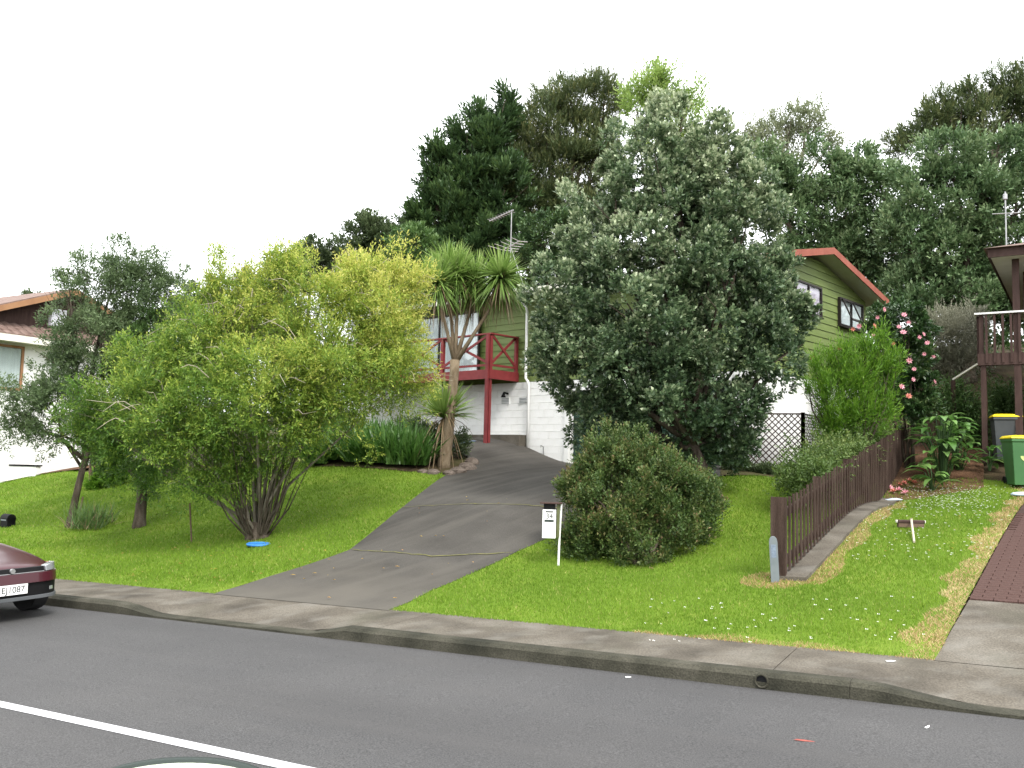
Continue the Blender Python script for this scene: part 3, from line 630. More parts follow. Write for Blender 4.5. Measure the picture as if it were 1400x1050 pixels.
# balcony
BW = 1.07; BL = -13.2
bal = MB().b2((BL, -BW, ZD-.09), (LB, .07, ZD-.03)).build('balcony', M['red_paint'], house)
for a, b in (((BL, -BW-.03, ZD-.26), (LB+.03, -BW, ZD+.0)), ((LB, -BW, ZD-.26), (LB+.03, .08, ZD+.0))): MB().b2(a, b).build('fascia', M['red_paint'], bal)
for k in range(9):
    x0 = BL+.02+k*(LB-BL-.04)/9; 
for yk in range(8):
    y0 = -BW+.01+yk*.135; MB().b2((BL+.01, y0, ZD-.028), (LB-.005, y0+.122, ZD)).build('deck_board', M['timber'], bal)
PX = [LB-.05, LB-2.0, LB-3.9, LB-5.7]
for i_, x in enumerate(PX):
    MB().b2((x-.05, -BW+.0, ZD+.0), (x+.05, -BW+.1, ZD+.98)).build('post', M['red_paint'], bal)
MB().b2((LB-.10, -BW-.085, -.02+.42), (LB-.0, -BW-.032, ZD+.98)).build('post', M['red_paint'], bal)
MB().b2((LB-.095, -BW+.0, .42), (LB-.005, -BW+.09, ZD-.262)).build('post', M['red_paint'], bal)
MB().b2((LB-.08, -.02, ZD), (LB+.0, .07, ZD+.98)).build('post', M['red_paint'], bal)
MB().b2((BL, -BW-.02, ZD+.98), (LB+.03, -BW+.12, ZD+1.02)).build('top_rail', M['red_paint'], bal)
MB().b2((LB-.09, -BW+.122, ZD+.98), (LB+.03, .06, ZD+1.02)).build('top_rail', M['red_paint'], bal)
MB().b2((BL, -BW+.02, ZD+.10), (LB-.1, -BW+.07, ZD+.16)).build('bottom_rail', M['red_paint'], bal)
MB().b2((LB-.07, -BW+.1, ZD+.10), (LB-.02, .0, ZD+.16)).build('bottom_rail', M['red_paint'], bal)
for x1, x0 in zip(PX, PX[1:]):
    for d, (za, zb_) in ((0, (.17, .97)), (.032, (.97, .17))):
        MB().bar((x0+.05, -BW+.03+d, ZD+za), (x1-.05, -BW+.03+d, ZD+zb_), .03, .07).build('brace', M['red_paint'], bal)
for d, (za, zb_) in ((0, (.17, .97)), (.032, (.97, .17))):
    MB().bar((LB-.065+d, -BW+.1, ZD+za), (LB-.065+d, -.02, ZD+zb_), .03, .07).build('brace', M['red_paint'], bal)
# aerial on the roof
ap = HP(-10.6, 3.0); aer = empty('tv_aerial', (*ap, 0), -HA, label='tall thin television aerial on the green house roof', cat='aerial')
zr = 7.05; P1 = at(697, 289, ap[1])[2]; P2 = at(697, 338, ap[1])[2]
MB().tube([(0, 0, zr), (0, 0, P1+.05)], .017, 8).build('mast', M['metal'], aer)
ar = aer; B1 = MB().bar((-1.25, .2, P1-.08), (.1, -.02, P1+.03), .03, .03).build('boom', M['metal'], ar)
for k in range(9):
    x = -1.2+k*.145; MB().tube([(x, .2-.16*k/9*1.1-.16, P1-.08+.08*k/9+.02), (x, .2-.16*k/9*1.1+.16, P1-.08+.08*k/9+.02)], .008, 5).build('element', M['metal'], ar)
MB().bar((-.85, .5, P2+.12), (.85, -.5, P2-.02), .03, .03).build('boom', M['metal'], ar)
for k in range(5):
    t_ = -1+k*.5; c = Vector((.85*t_, -.5*t_, P2+.05-.07*t_)); l_ = .75-.1*k+.12*abs(t_)
    MB().tube([c+Vector((-.3*l_, -.55*l_, .1)), c, c+Vector((.3*l_, .55*l_, .0))], .009, 5).build('element', M['metal'], ar)
MB().tube([(0, 0, P2), (1.6, -.9, zr-.1)], .012, 5).build('stay', M['metal'], ar)

# ================================================================== neighbours
# left: white house, tiled skirt roof and a brown gable above
q0 = at(0, 640, 29.0); LH = empty('house', (q0[0], q0[1], .6), -AZ, label='white house with brown tiled skirt roof and brown gable', cat='house')
# local x = along +v (towards the viewer's right), local y = away from the street
ze = 5.45-.6
MB().b2((-9, -4, -.6), (0, 5.6, ze)).build('wall', M['block_white'], LH)
for k in range(26): MB().b2((.0, -4, -.2+k*.2), (.012, 5.6, -.2+k*.2+.188)).build('weatherboard', M['white_paint'], LH)
mb = MB(); mb.add([(.55, -4.4, ze-.05), (.55, 6.0, ze-.05), (-.35, 6.0, ze+.42), (-.35, -4.4, ze+.42), (.55, -4.4, ze-.1), (.55, 6.0, ze-.1), (-.35, 6.0, ze+.3), (-.35, -4.4, ze+.3)], [(0, 1, 2, 3), (4, 7, 6, 5), (0, 4, 5, 1), (2, 6, 7, 3), (1, 5, 6, 2), (0, 3, 7, 4)]); sk = mb.build('skirt_roof', M['tile_roof'], LH)
for r_ in range(4):
    for k in range(31):
        t0 = r_/4; x = .55-.9*t0; z = ze-.05+.47*t0
        MB().add([(x+.01, -4.3+k*.32, z+.005), (x+.01, -4.0+k*.32, z+.005), (x-.22, -4.0+k*.32, z+.125), (x-.22, -4.3+k*.32, z+.125), (x+.01, -4.3+k*.32, z+.03), (x+.01, -4.15+k*.32, z+.055), (x+.01, -4.0+k*.32, z+.03), (x-.22, -4.15+k*.32, z+.165)], [(0, 4, 5, 6, 1), (4, 3, 7, 5), (5, 7, 2, 6)]).build('tile', M['tile_roof'], sk)
MB().b2((.5, -4.4, ze-.28), (.62, 6.0, ze-.06)).build('gutter', M['cream'], LH)
MB().b2((.0, -4.2, ze-.26), (.5, 5.8, ze-.22)).build('soffit', M['white_paint'], LH)
gy0, gyA, gy1, gz0, gzA = -2.0, 2.1, 6.2, ze+.2, ze+1.75
MB().add([(-.4, gy0, gz0), (-.4, gy1, gz0), (-.4, gyA, gzA), (-9, gy0, gz0), (-9, gy1, gz0), (-9, gyA, gzA)], [(0, 1, 2), (5, 4, 3), (0, 3, 4, 1), (1, 4, 5, 2), (2, 5, 3, 0)]).build('gable', M['brown_wood'], LH)
for ya, yb, za, zb_ in ((gy0-.5, gyA, gz0-.14, gzA+.05), (gy1+.5, gyA, gz0-.14, gzA+.05)):
    MB().add([(.25, ya, za), (.25, yb, zb_), (-9.3, yb, zb_), (-9.3, ya, za), (.25, ya, za+.12), (.25, yb, zb_+.12), (-9.3, yb, zb_+.12), (-9.3, ya, za+.12)], [(0, 1, 2, 3), (4, 7, 6, 5), (0, 4, 5, 1), (2, 6, 7, 3), (1, 5, 6, 2), (0, 3, 7, 4)]).build('roof', M['tile_roof'], LH)
    MB().add([(.252, ya, za-.12), (.252, yb, zb_-.12), (.252, yb, zb_+.08), (.252, ya, za+.08), (.29, ya, za-.12), (.29, yb, zb_-.12), (.29, yb, zb_+.08), (.29, ya, za+.08)], [(0, 1, 2, 3), (4, 7, 6, 5), (0, 4, 5, 1), (2, 6, 7, 3), (1, 5, 6, 2), (0, 3, 7, 4)]).build('barge_board', M['orange_wood'], LH)
fr = MB(); 
for a in (((.012, -1.0, 3.0), (.08, -.92, 4.5)), ((.012, .42, 3.0), (.08, .5, 4.5)), ((.012, -.92, 4.42), (.08, .42, 4.5)), ((.012, -.92, 3.0), (.08, .42, 3.08))): fr.b2(*a)
wn = fr.build('window', M['orange_wood'], LH); MB().b2((.05, -.92, 3.08), (.055, .42, 4.42)).build('pane', M['glass'], wn)
npmesh('curtain', [(.025+.008*math.sin(j*1.3), -.91+1.32*j/40, zz) for j in range(41) for zz in (3.09, 4.41)], [(2*j, 2*j+1, 2*j+3, 2*j+2) for j in range(40)], M['curtain'], wn)
MB().b2((-.2, 1.55, gz0+.35), (-.38, 2.1, gz0+.95)).build('gable_window', M['curtain'], LH)
p = at(33, 655, 29.3); lw = empty('garden_wall', (p[0], p[1], gz(p[0], p[1])-.15), -AZ+R(20), label='low white block wall with dark cap beside white house', cat='wall')
MB().b2((-.5, -.12, 0), (.5, .12, .55)).build('wall_face', M['block_white'], lw, bevel=.01); MB().b2((-.53, -.15, .552), (.53, .15, .6)).build('cap', M['black'], lw)
p = at(4, 726, 20.5); bxo = empty('letterbox', (p[0], p[1], gz(p[0], p[1])), -AZ, label='small black letterbox standing low on the left lawn', cat='letterbox')
MB().tube([(-.14, .1, .2), (.14, .1, .2)], [.11, .11], 14).b2((-.14, .0, .0), (.14, .2, .22)).build('body', M['black'], bxo); MB().b2((-.1, -.012, .16), (.1, -.002, .19)).build('slot', M['grey_plastic'], bxo)

# right: brown house with timber deck
p = at(1337, 500, 20.0); RHZ = gz(p[0]+.5, p[1]+.3); RH = empty('house', (p[0], p[1], RHZ), -AZ-R(4), label='brown house with timber deck and pale eaves at right edge', cat='house')
dz = 4.2-RHZ; rz2 = 5.36-RHZ; zs = 6.55-RHZ
dk = MB().b2((0.03, .03, dz+.10), (6, 1.6, dz+.16)).build('deck', M['brown_wood'], RH)
MB().b2((0, 0, dz-.05), (6, .03, dz+.22)).build('fascia', M['brown_wood'], dk); MB().b2((0, .032, dz-.05), (.03, 1.6, dz+.22)).build('fascia', M['brown_wood'], dk)
for x in (0.03, 1.5, 3.):
    MB().b2((x, .03, dz+.161), (x+.09, .12, rz2-.04)).build('post', M['brown_wood'], dk)
MB().b2((.05, .035, -.1), (.16, .15, dz+.098)).build('post', M['brown_wood'], dk)
for k in range(30): MB().b2((.16+k*.165, -.024, dz+.0), (.21+k*.165, -.002, rz2-.04)).build('baluster', M['brown_wood'], dk)
for k in range(8): MB().b2((-.024, .15+k*.18, dz+.0), (-.002, .20+k*.18, rz2-.04)).build('baluster', M['brown_wood'], dk)
MB().b2((-.05, -.05, rz2-.038), (6, .12, rz2)).build('top_rail', M['white_paint'], dk); MB().b2((-.05, .122, rz2-.038), (.1, 1.6, rz2)).build('top_rail', M['white_paint'], dk)
MB().b2((.85, 1.6, dz+.16), (8, 9, zs)).build('wall', M['brown_wood'], RH)
MB().b2((.9, .75, -.3), (8, 8.9, dz-.06)).build('lower_wall', M['brown_wood'], RH)
for k in range(8): MB().b2((.9+k*.15, .70, -.05), (1.035+k*.15, .748, dz-.08)).build('panel', M['cream'], RH)
MB().b2((.72, .02, -.1), (.86, .16, zs-.0)).build('veranda_post', M['brown_wood'], RH)
MB().b2((.33, -.35, zs+.01), (8.5, 9.6, zs+.03)).build('soffit', M['cream'], RH)
MB().b2((.28, -.40, zs+.0), (8.5, -.352, zs+.2)).build('fascia', M['brown_wood'], RH); MB().b2((.28, -.351, zs+.0), (.328, 9.6, zs+.2)).build('fascia', M['brown_wood'], RH)
MB().add([(.2, -.5, zs+.2), (8.6, -.5, zs+.2), (8.6, 9.7, zs+.2), (.2, 9.7, zs+.2), (3.5, 4.5, zs+1.5), (8.6, 4.5, zs+1.5)], [(0, 1, 5, 4), (0, 4, 3), (2, 3, 4, 5), (1, 2, 5), (0, 3, 2, 1)]).build('roof', M['tile_roof'], RH)
o_ = empty('tv_aerial', (RH.location.x+1.0, RH.location.y+.5, 6.9), 0, label='television mast with crossbar on the brown house roof', cat='aerial')
MB().tube([(0, 0, -.2), (0, 0, 1.5)], .016, 8).build('mast', M['metal'], o_); MB().tube([(-.32, 0, .95), (.35, 0, 1.0)], .012, 6).build('crossbar', M['metal'], o_)
MB().b2((-.05, -.04, 1.3), (.04, .04, 1.45)).build('box', M['metal'], o_, bevel=.02)
# garden fence and stair rail behind the right bed
fe = empty('garden_fence', (*at(1290, 600, 22.5)[:2], 2.0), 0, label='dark timber garden fence behind leafy bed beside brown deck', cat='fence')
for k in range(16): MB().b2((-.9+k*.13, 0, -.8), (-.79+k*.13, .022, 1.2+.03*k)).build('paling', M['timber'], fe)
MB().b2((-.9, .024, -.3), (1.2, .07, -.2)).build('rail', M['timber'], fe)
a = at(1303, 519, 21.5); b = at(1338, 497, 21.0); hr = empty('handrail', (a[0], a[1], a[2]-.9), 0, label='sloping pale timber handrail rising to the brown deck', cat='handrail')
MB().bar((0, 0, .9), tuple(b-a+np.array([0, 0, .9])), .07, .04).build('rail', M['cream'], hr); MB().b2((-.04, -.04, -.6), (.04, .04, .88)).build('post', M['brown_wood'], hr)

# ================================================================== fence with mowing strip
f0 = gp(1069, 792)[:2]; f1 = at(1200, 688, 17.6)[:2]; fd = nrm(f1-f0); fn = np.array([fd[1], -fd[0]]); flen = 11.6; fa = math.atan2(fd[1], fd[0])
fz0 = gz(*f0); fo = empty('paling_fence', (*f0, fz0), fa, label='weathered dark brown paling fence between the two front lawns', cat='fence')
def ftop(s): return 1.36+.124*s-fz0
def fbot(s): return gz(*(f0+fd*s))-fz0+.07
s = .0; k = 0
while s < flen:
    w_ = random.uniform(.072, .084); h1 = ftop(s)+random.uniform(-.015, .02); b0 = fbot(s); tl = random.uniform(-.006, .006)
    mb = MB(); mb.add([(s, -.046, b0), (s+w_, -.046, b0), (s+w_, -.028, b0), (s, -.028, b0), (s+tl, -.046, h1), (s+w_+tl, -.046, h1-.004), (s+w_+tl, -.028, h1-.004), (s+tl, -.028, h1)], [(0, 1, 2, 3), (4, 7, 6, 5), (0, 4, 5, 1), (1, 5, 6, 2), (2, 6, 7, 3), (3, 7, 4, 0)])
    mb.build('paling', M['paling'], fo); s += .205; k += 1
for dzr in (.18, -.2):
    mb = MB(); z0 = (ftop(0)-.2) if dzr < 0 else fbot(0)+.12; z1 = (ftop(flen)-.2) if dzr < 0 else fbot(flen)+.12
    mb.bar((0, .0, z0), (flen, .0, z1), .05, .09).build('rail', M['paling'], fo)
for s in np.arange(.06, flen, 2.3): MB().b2((s-.05, .027, fbot(s)-.3), (s+.05, .12, ftop(s)-.03)).build('post', M['paling'], fo)
MB().b2((-.04, -.055, fbot(0)-.1), (-.003, .13, ftop(0)+.02)).build('post', M['paling'], fo)
st = [f0+fd*(-.05)+fn*.30, f0+fd*8.0+fn*.30, f0+fd*8.0-fn*.04, f0+fd*(-.05)-fn*.04]
tag(sheet('mowing_strip', st, .05, .3, M['concrete']), kind='structure')
sv = []
for a, b in ((st[0], st[1]), (st[3], st[0])):
    n = 24; Pq = [a+(b-a)*k/n for k in range(n+1)]
    sv.append((Pq,))
for (Pq,) in sv:
    V = []
    for q in Pq: zq = gz(*q); V += [(*q, zq-.05), (*q, zq+.05)]
    tag(npmesh('mowing_strip_edge', V, [(2*k, 2*k+1, 2*k+3, 2*k+2) for k in range(len(Pq)-1)], M['concrete']), kind='structure')
# marker post
p = gp(1060, 796); mk = empty('marker_post', tuple(p), R(-15), label='short grey plastic marker post beside the end of paling fence', cat='post')
mb = MB(); hh = .56
ring = lambda z, s_: [(-.05*s_, -.02, z), (.05*s_, -.02, z), (.05*s_, .02, z), (-.05*s_, .02, z)]
mb.loft([ring(-.2, 1), ring(hh-.07, 1), ring(hh-.03, .85), ring(hh-.005, .45), ring(hh, .15)]).build('body', M['grey_plastic'], mk, bevel=.004)
MB().b2((-.03, -.0235, .30), (.03, -.0205, .46)).build('sticker', pm('sticker', [(.12, .15, .2), (.2, .24, .3)], 30), mk)
mk.rotation_euler = (0, R(-3.), R(-15))

# ================================================================== letterboxes
p = gp(763, 774); lb = empty('letterbox', tuple(p), R(-6), label='white letterbox with number 34 on thin post by brown-green hedge', cat='letterbox')
MB().tube([(0, 0, -.2), (.012, 0, .45), (.03, 0, .9)], .016, 8).build('post', M['white_paint'], lb)
bx = MB().b2((-.235, -.10, .40), (-.04, .10, .81)).build('box', M['white_paint'], lb, bevel=.006)
MB().b2((-.275, -.12, .895), (.045, .12, .91)).build('lid', M['brown_wood'], lb)
MB().b2((-.22, -.08, .815), (-.06, .08, .893)).build('slot_box', M['black'], lb)
MB().b2((-.03, -.07, .42), (.01, .07, .89)).build('bracket', pm('olive', [(.07, .08, .03), (.1, .11, .05)], 6), lb)
MB().b2((-.19, -.104, .773), (-.08, -.101, .79)).build('slot', M['black'], lb)
text('number', '34', .105, M['black'], lb, (-.135, -.104, .715), (R(90), 0, 0))
MB().b2((-.205, -.104, .635), (-.07, -.101, .668)).build('name_strip', M['dark_rim'], lb)
mb = MB()
for r_ in range(4):
    for c in range(5): mb.b2((-.205+c*.028, -.103, .585-r_*.04), (-.205+c*.028+.02, -.101, .585-r_*.04+.012))
mb.build('faded_print', pm('faded', [(.5, .5, .52), (.6, .6, .62)], 9), lb)
# unidentified pale rounded thing, built as a letterbox on the near footpath
c = at(232, 1067, 1.25); nb = empty('letterbox', (c[0], c[1], KS*UV(c[0], c[1])[1]+.13), R(10), label='pale cream rounded unidentified object with dark rim beside the road', cat='letterbox')
zt = c[2]-nb.location.z; mb = MB(); rings = []
for y, s_ in ((-.16, .9), (-.15, 1), (.055, 1), (.06, .97)):
    rings.append([(.15*s_*math.cos(t), y, zt-.16+.165*s_*max(0, math.sin(t))**.35 if math.sin(t) > 0 else zt-.36) for t in np.linspace(0, math.pi, 25)]+[(-.15*s_, y, zt-.36), (.15*s_, y, zt-.36)])
mb.loft(rings).build('box', M['pale_cream'], nb, smooth=True)
rings = []
for y in (.058, .072): rings.append([(.158*math.cos(t), y, zt-.158+.166*max(0, math.sin(t))**.35) for t in np.linspace(0, math.pi, 25)]+[(-.158, y, zt-.36), (.158, y, zt-.36)])
mb = MB(); mb.loft(rings).build('rim', M['dark_rim'], nb, smooth=True); MB().b2((-.04, -.08, -.1), (.04, .0, zt-.355)).build('post', M['timber'], nb)

# ================================================================== bins, broom, bits
def bin_(loc, rz, body, lid, label, decal=None):
    b = empty('wheelie_bin', loc, rz, label=label, cat='bin')
    def sq(w_, d, z): return [(-w_, -d, z), (w_, -d, z), (w_, d, z), (-w_, d, z)]
    MB().loft([sq(.215, .25, .03), sq(.225, .27, .2), sq(.275, .34, .92), sq(.29, .36, .93), sq(.29, .36, .99)]).build('body', body, b, bevel=.015)
    MB().loft([sq(.30, .37, .992), sq(.30, .37, 1.01), sq(.27, .33, 1.05), sq(.2, .25, 1.065)]).build('lid', lid, b, bevel=.01)
    for x in (-.22, .22): MB().tube([(x-.03, .3, .1), (x+.03, .3, .1)], .1, 14).build('wheel', M['black'], b)
    MB().tube([(-.2, .4, .97), (.2, .4, .97)], .018, 8).build('handle', body, b)
    if decal:
        MB().b2((-.19, -.318, .70), (.14, -.305, .775)).build('label_strip', decal, b); r_ = [(.0+.09*math.cos(t)-.02, .0, .62+.09*math.sin(t)) for t in np.linspace(0, 6.283, 20)[:-1]]
        MB().loft([[(x, -.312, z) for x, _, z in r_], [(x, -.292, z) for x, _, z in r_]]).build('emblem', decal, b)
        r2 = [(-.02+.055*math.cos(t), .62+.055*math.sin(t)) for t in np.linspace(0, 6.283, 4)[:-1]]
        MB().loft([[(x, -.3145, z) for x, z in r2], [(x, -.3122, z) for x, z in r2]]).build('emblem_arrow', body, b)
    return b
p = at(1397, 663, 18.5); bin_((p[0], p[1], gz(p[0], p[1])), R(-12), M['green_bin'], M['yellow'], 'green wheelie bin with yellow lid and pale recycling label', M['decal'])
p = at(1376, 631, 20.0); bin_((p[0], p[1], gz(p[0], p[1])+.02), R(-22), M['black_bin'], M['yellow'], 'black wheelie bin with yellow lid under the timber deck')
p = at(1398, 667, 17.6); mb = MB(); rr_ = [(random.uniform(.7, 1.1)) for _ in range(12)]
rings = [[(.22*s_*rr_[k]*math.cos(k*.5236), .14*s_*rr_[k]*math.sin(k*.5236), z) for k in range(12)] for s_, z in ((1, -.01), (1.05, .02), (.8, .05), (.3, .06))]
o = mb.loft(rings).build('plastic_bag', M['pale_blue'], None, smooth=True); o.location = (p[0], p[1], gz(p[0], p[1])+.02); tag(o, 'crumpled pale plastic bag on grass before the green bin', 'bag')
# broom
p = gp(1245, 722); q = gp(1251, 749); br = empty('broom', tuple(p), 0, label='push broom with wide brown head lying on daisy lawn', cat='broom')
h0 = gz(p[0], p[1])
MB().box((0, 0, .10), (.42, .09, .05)).build('head', M['brown_wood'], br, bevel=.01); MB().box((0, 0, .045), (.40, .07, .07)).build('bristles', M['timber'], br, bevel=.005)
for x in (-.215, .215): MB().box((x, 0, .1), (.03, .05, .045)).build('end_cap', M['cream'], br, bevel=.008)
d = np.array(q)-np.array(p); d = d/np.linalg.norm(d[:2]); e = np.array(p)+d*1.15
MB().tube([(0, -.02, .15), (0, -.03, .12), (d[0]*1.25, d[1]*1.25, gz(p[0]+d[0]*1.25, p[1]+d[1]*1.25)-h0+.03)], [.022, .018, .016], 8).build('handle', pm('pale_wood', [(.4, .35, .26), (.5, .45, .35)], 8), br)
br.rotation_euler = (0, 0, 0)
p = gp(1220, 686); o = MB().box((0, 0, .0), (.32, .2, .012)).build('paper_packet', M['pale_blue']); o.location = (p[0], p[1], p[2]+.05); o.rotation_euler = (R(5), R(-3), R(8)); tag(o, 'pale blue flat packet lying by the fence foot', 'packet')
p = gp(353, 747); mb = MB(); rings = [[(.21*s_*math.cos(t), .17*s_*math.sin(t), z) for t in np.linspace(0, 6.283, 25)[:-1]] for s_, z in ((.95, 0), (1, .02), (1, .035), (.9, .045), (.86, .035), (.1, .034))]
o = mb.loft(rings).build('blue_lid', M['blue'], smooth=True); o.location = (p[0], p[1], gz(p[0], p[1])+.012); o.rotation_euler = (R(3), 0, R(10)); tag(o, 'flat bright blue plastic lid on grass under the golden tree', 'lid')
p = np.array(HP(-8.2, -1.7)); o = sheet('paint_stain', [p+np.array([.62*math.cos(t)*(1+.25*math.sin(3*t)), .3*math.sin(t)*(1+.3*math.cos(2*t+1))]) for t in np.linspace(0, 6.283, 22)[:-1]], .02, .2, M['blue_stain']); tag(o, 'faint blue paint stain on concrete below the red balcony', 'stain')
# garden stakes
for (x0, y0, x1, y1, D, nm, lab) in ((263, 735, 257, 683, 17.2, 'garden_stake', 'thin leaning garden stake beside the golden tree'), (106, 700, 112, 660, 20.2, 'garden_stake', 'thin rusty stake beside the dark left tree')):
    a = at(x0, y0, D); a[2] = gz(a[0], a[1]); b = a+np.array([(x1-x0)/F*D, 0, (y0-y1)/F*D]); o = MB().tube([(0, 0, -.1), tuple(b-a)], .018, 6).build(nm, M['timber']); o.location = tuple(a); tag(o, lab, 'stake')
# kerb drain
v = -1.81; c = W(UK, v); dr = empty('kerb_drain', (c[0], c[1], KS*v+.065), AZ*-1, label='round dark drain outlet with concrete collar in the kerb', cat='drain')
t_ = np.linspace(0, 6.283, 21)[:-1]
def ringp(r_, y): return [(r_*math.cos(a), y, r_*math.sin(a)) for a in t_]
MB().loft([ringp(.062, .02), ringp(.058, -.006), ringp(.046, -.008), ringp(.042, .01)], cap=False).build('collar', M['kerb'], dr, smooth=True)
MB().loft([ringp(.045, .004), ringp(.044, .03)]).build('hole', M['black'], dr)
# marks and litter on the road
for (px, py, nm, mt, sx, sy, rz_, lab, cat) in ((1100, 1013, 'spray_mark', 'red_mark', .07, .018, -.3, 'small red spray paint mark on the grey road', 'paint mark'), (1268, 994, 'litter_scrap', 'petal_white', .045, .012, .9, 'white scrap of litter on the road opposite brick driveway', 'litter'),
        (859, 926, 'litter_scrap', 'petal_white', .03, .02, .2, 'white scrap of litter in the gutter below the kerb', 'litter'), (1218, 904, 'litter_scrap', 'petal_white', .05, .025, .2, 'white scrap of litter on footpath by dry grass edge', 'litter')):
    d = _f+(px-700)/F*_r+(525-py)/F*_u; tz = TV@d[:2]; off = .145 if py == 904 else 0; k = (CAMZ-off)/(KS*tz-d[2]); P = np.array([0, 0, CAMZ])+d*k
    o = MB().add([(-sx, -sy*.5, 0), (-sx*.2, -sy, 0), (sx, -sy*.3, 0), (sx*.8, sy*.4, 0), (sx*.1, sy*.2, 0), (-sx*.7, sy, 0)]+[(0, 0, .006)], [(k_, (k_+1) % 6, 6) for k_ in range(6)]).build(nm, M[mt]); o.location = (P[0], P[1], P[2]+.003); o.rotation_euler = (0, 0, rz_); tag(o, lab, cat)

# ================================================================== the parked car
v0 = -10.52; c = W(6.42, v0); car = empty('car', (c[0], c[1], KS*v0), -AZ, label='dark maroon sedan parked at the kerb, front end showing', cat='car')
car.rotation_euler = (0, math.atan(-KS), -AZ)
def sec(x, hw, zb, zt, sh=.9, tl=1.0, crown=.02):
    q = [(0, zb), (hw*.8, zb), (hw*.96, zb+.08), (hw*tl, zb+(zt-zb)*.45), (hw*.985, zb+(zt-zb)*.75), (hw*sh, zt-.02), (hw*.5, zt+crown), (0, zt+crown*1.4)]
    return [(x, y, z) for y, z in q]+[(x, -y, z) for y, z in q[-2:0:-1]]
MB().loft([sec(0.0, .46, .36, .56, .9), sec(-.03, .54, .33, .61), sec(-.10, .62, .30, .65), sec(-.22, .70, .27, .68), sec(-.42, .79, .25, .715, .86), sec(-.7, .845, .22, .78, .84), sec(-1.2, .85, .2, .86, .86), sec(-1.5, .85, .2, .90, .9), sec(-3.5, .85, .2, .92, .9), sec(-4.2, .82, .24, .92, .88), sec(-4.5, .76, .3, .86, .88), sec(-4.58, .66, .4, .75, .9)]).build('body', M['car'], car, smooth=True, sub=2)
def cab(x, hw0, hw1, z0, z1): return [(x, hw0, z0), (x, hw1, z1), (x, 0, z1+.03), (x, -hw1, z1), (x, -hw0, z0)]
MB().loft([cab(-1.5, .72, .70, .86, .88), cab(-2.0, .76, .60, .88, 1.30), cab(-2.4, .77, .58, .9, 1.37), cab(-3.3, .77, .58, .9, 1.35), cab(-4.1, .72, .66, .88, .95)]).build('cabin_glass', M['carglass'], car, smooth=True)
MB().loft([[(x, y, z) for y, z in ((.58*k_, z_-.02), (.5*k_, z_+.02), (0, z_+.035), (-.5*k_, z_+.02), (-.58*k_, z_-.02))] for x, z_, k_ in ((-1.97, 1.31, 1), (-2.4, 1.38, 1.02), (-3.3, 1.36, 1.02), (-3.5, 1.29, 1))]).build('roof', M['car'], car, smooth=True)
for xx in (-.78, -3.62):
    for sgn in (-1, 1):
        wo = MB().tube([(xx, sgn*.66, .3), (xx, sgn*.845, .3)], .30, 24).build('wheel', M['tyre'], car); MB().tube([(xx, sgn*.84, .3), (xx, sgn*.853, .3)], .19, 20).build('rim', M['metal'], wo)
def curve_pt(y, z, o=.0):      # front face of the nose
    ay = abs(y); return (o+.01-1.75*ay**5.6-.05*max(0, (z-.5)/.2), y, z)
def panel(nm, mt, y0, y1, z0a, z1a, o, n=10, taper=None, parent=car, thick=.02):
    fr_ = []; bk = []
    for k in range(n+1):
        y = y0+(y1-y0)*k/n; t = k/n; za, zb_ = (z0a, z1a) if taper is None else taper(t)
        fr_.append((curve_pt(y, za, o), curve_pt(y, zb_, o)))
    V = []
    for a, b in fr_: V += [a, b, (a[0]-thick, a[1], a[2]), (b[0]-thick, b[1], b[2])]
    f = []
    for k in range(n):
        i, j = 4*k, 4*k+4; f += [(i, j, j+1, i+1), (i+2, i+3, j+3, j+2), (i+1, j+1, j+3, i+3), (i, i+2, j+2, j)]
    f += [(0, 1, 3, 2), (4*n, 4*n+2, 4*n+3, 4*n+1)]
    return MB().add(V, f).build(nm, mt, parent, bevel=.004)
panel('bumper', M['car'], -.80, .80, .455, .565, .075, 30, lambda t: (.455, .572), thick=.2)
panel('lower_intake', M['black'], -.70, .70, .30, .458, .045, 24, thick=.2)
panel('lip', M['grey_dark'], -.72, .72, .255, .298, .07, 24, thick=.2)
panel('grille', M['black'], -.42, .42, .584, .638, .05, 14, thick=.06)
panel('grille_bar', M['metal'], -.42, .42, .574, .583, .056, 14, thick=.05)
for sg in (-1, 1):
    panel('headlight', M['lamp'], sg*.44, sg*.72, .6, .7, .058, 12, lambda t: (.578+.008*t, .642+.028*math.sin(t*2.4)), thick=.1)
    panel('corner_light', M['lamp_amber'], sg*.725, sg*.80, .582, .64, .058, 5, thick=.08)
    panel('fog_light', M['lamp'], sg*.50, sg*.57, .34, .385, .05, 4, thick=.03)
em = MB().tube([(.03, 0, .612), (.062, 0, .612)], .03, 12).build('badge', M['metal'], car)
pl = MB().b2((.072, -.18, .335), (.081, .18, .455)).build('number_plate', M['white_paint'], car)
text('plate_text', 'EJ1087', .105, M['black'], pl, (.0825, 0, .392), (R(90), 0, R(90)))

# ================================================================== trees and plants
def tree(name, base, label, cat, lobes, leaf, bark, fol, lim, group=None):
    t = empty(name, tuple(base), 0, label=label, cat=cat, group=group)
    if lim is not None: limbs(t, lobes, bark, **lim)
    crown(t, leaf, lobes, **fol)
    return t
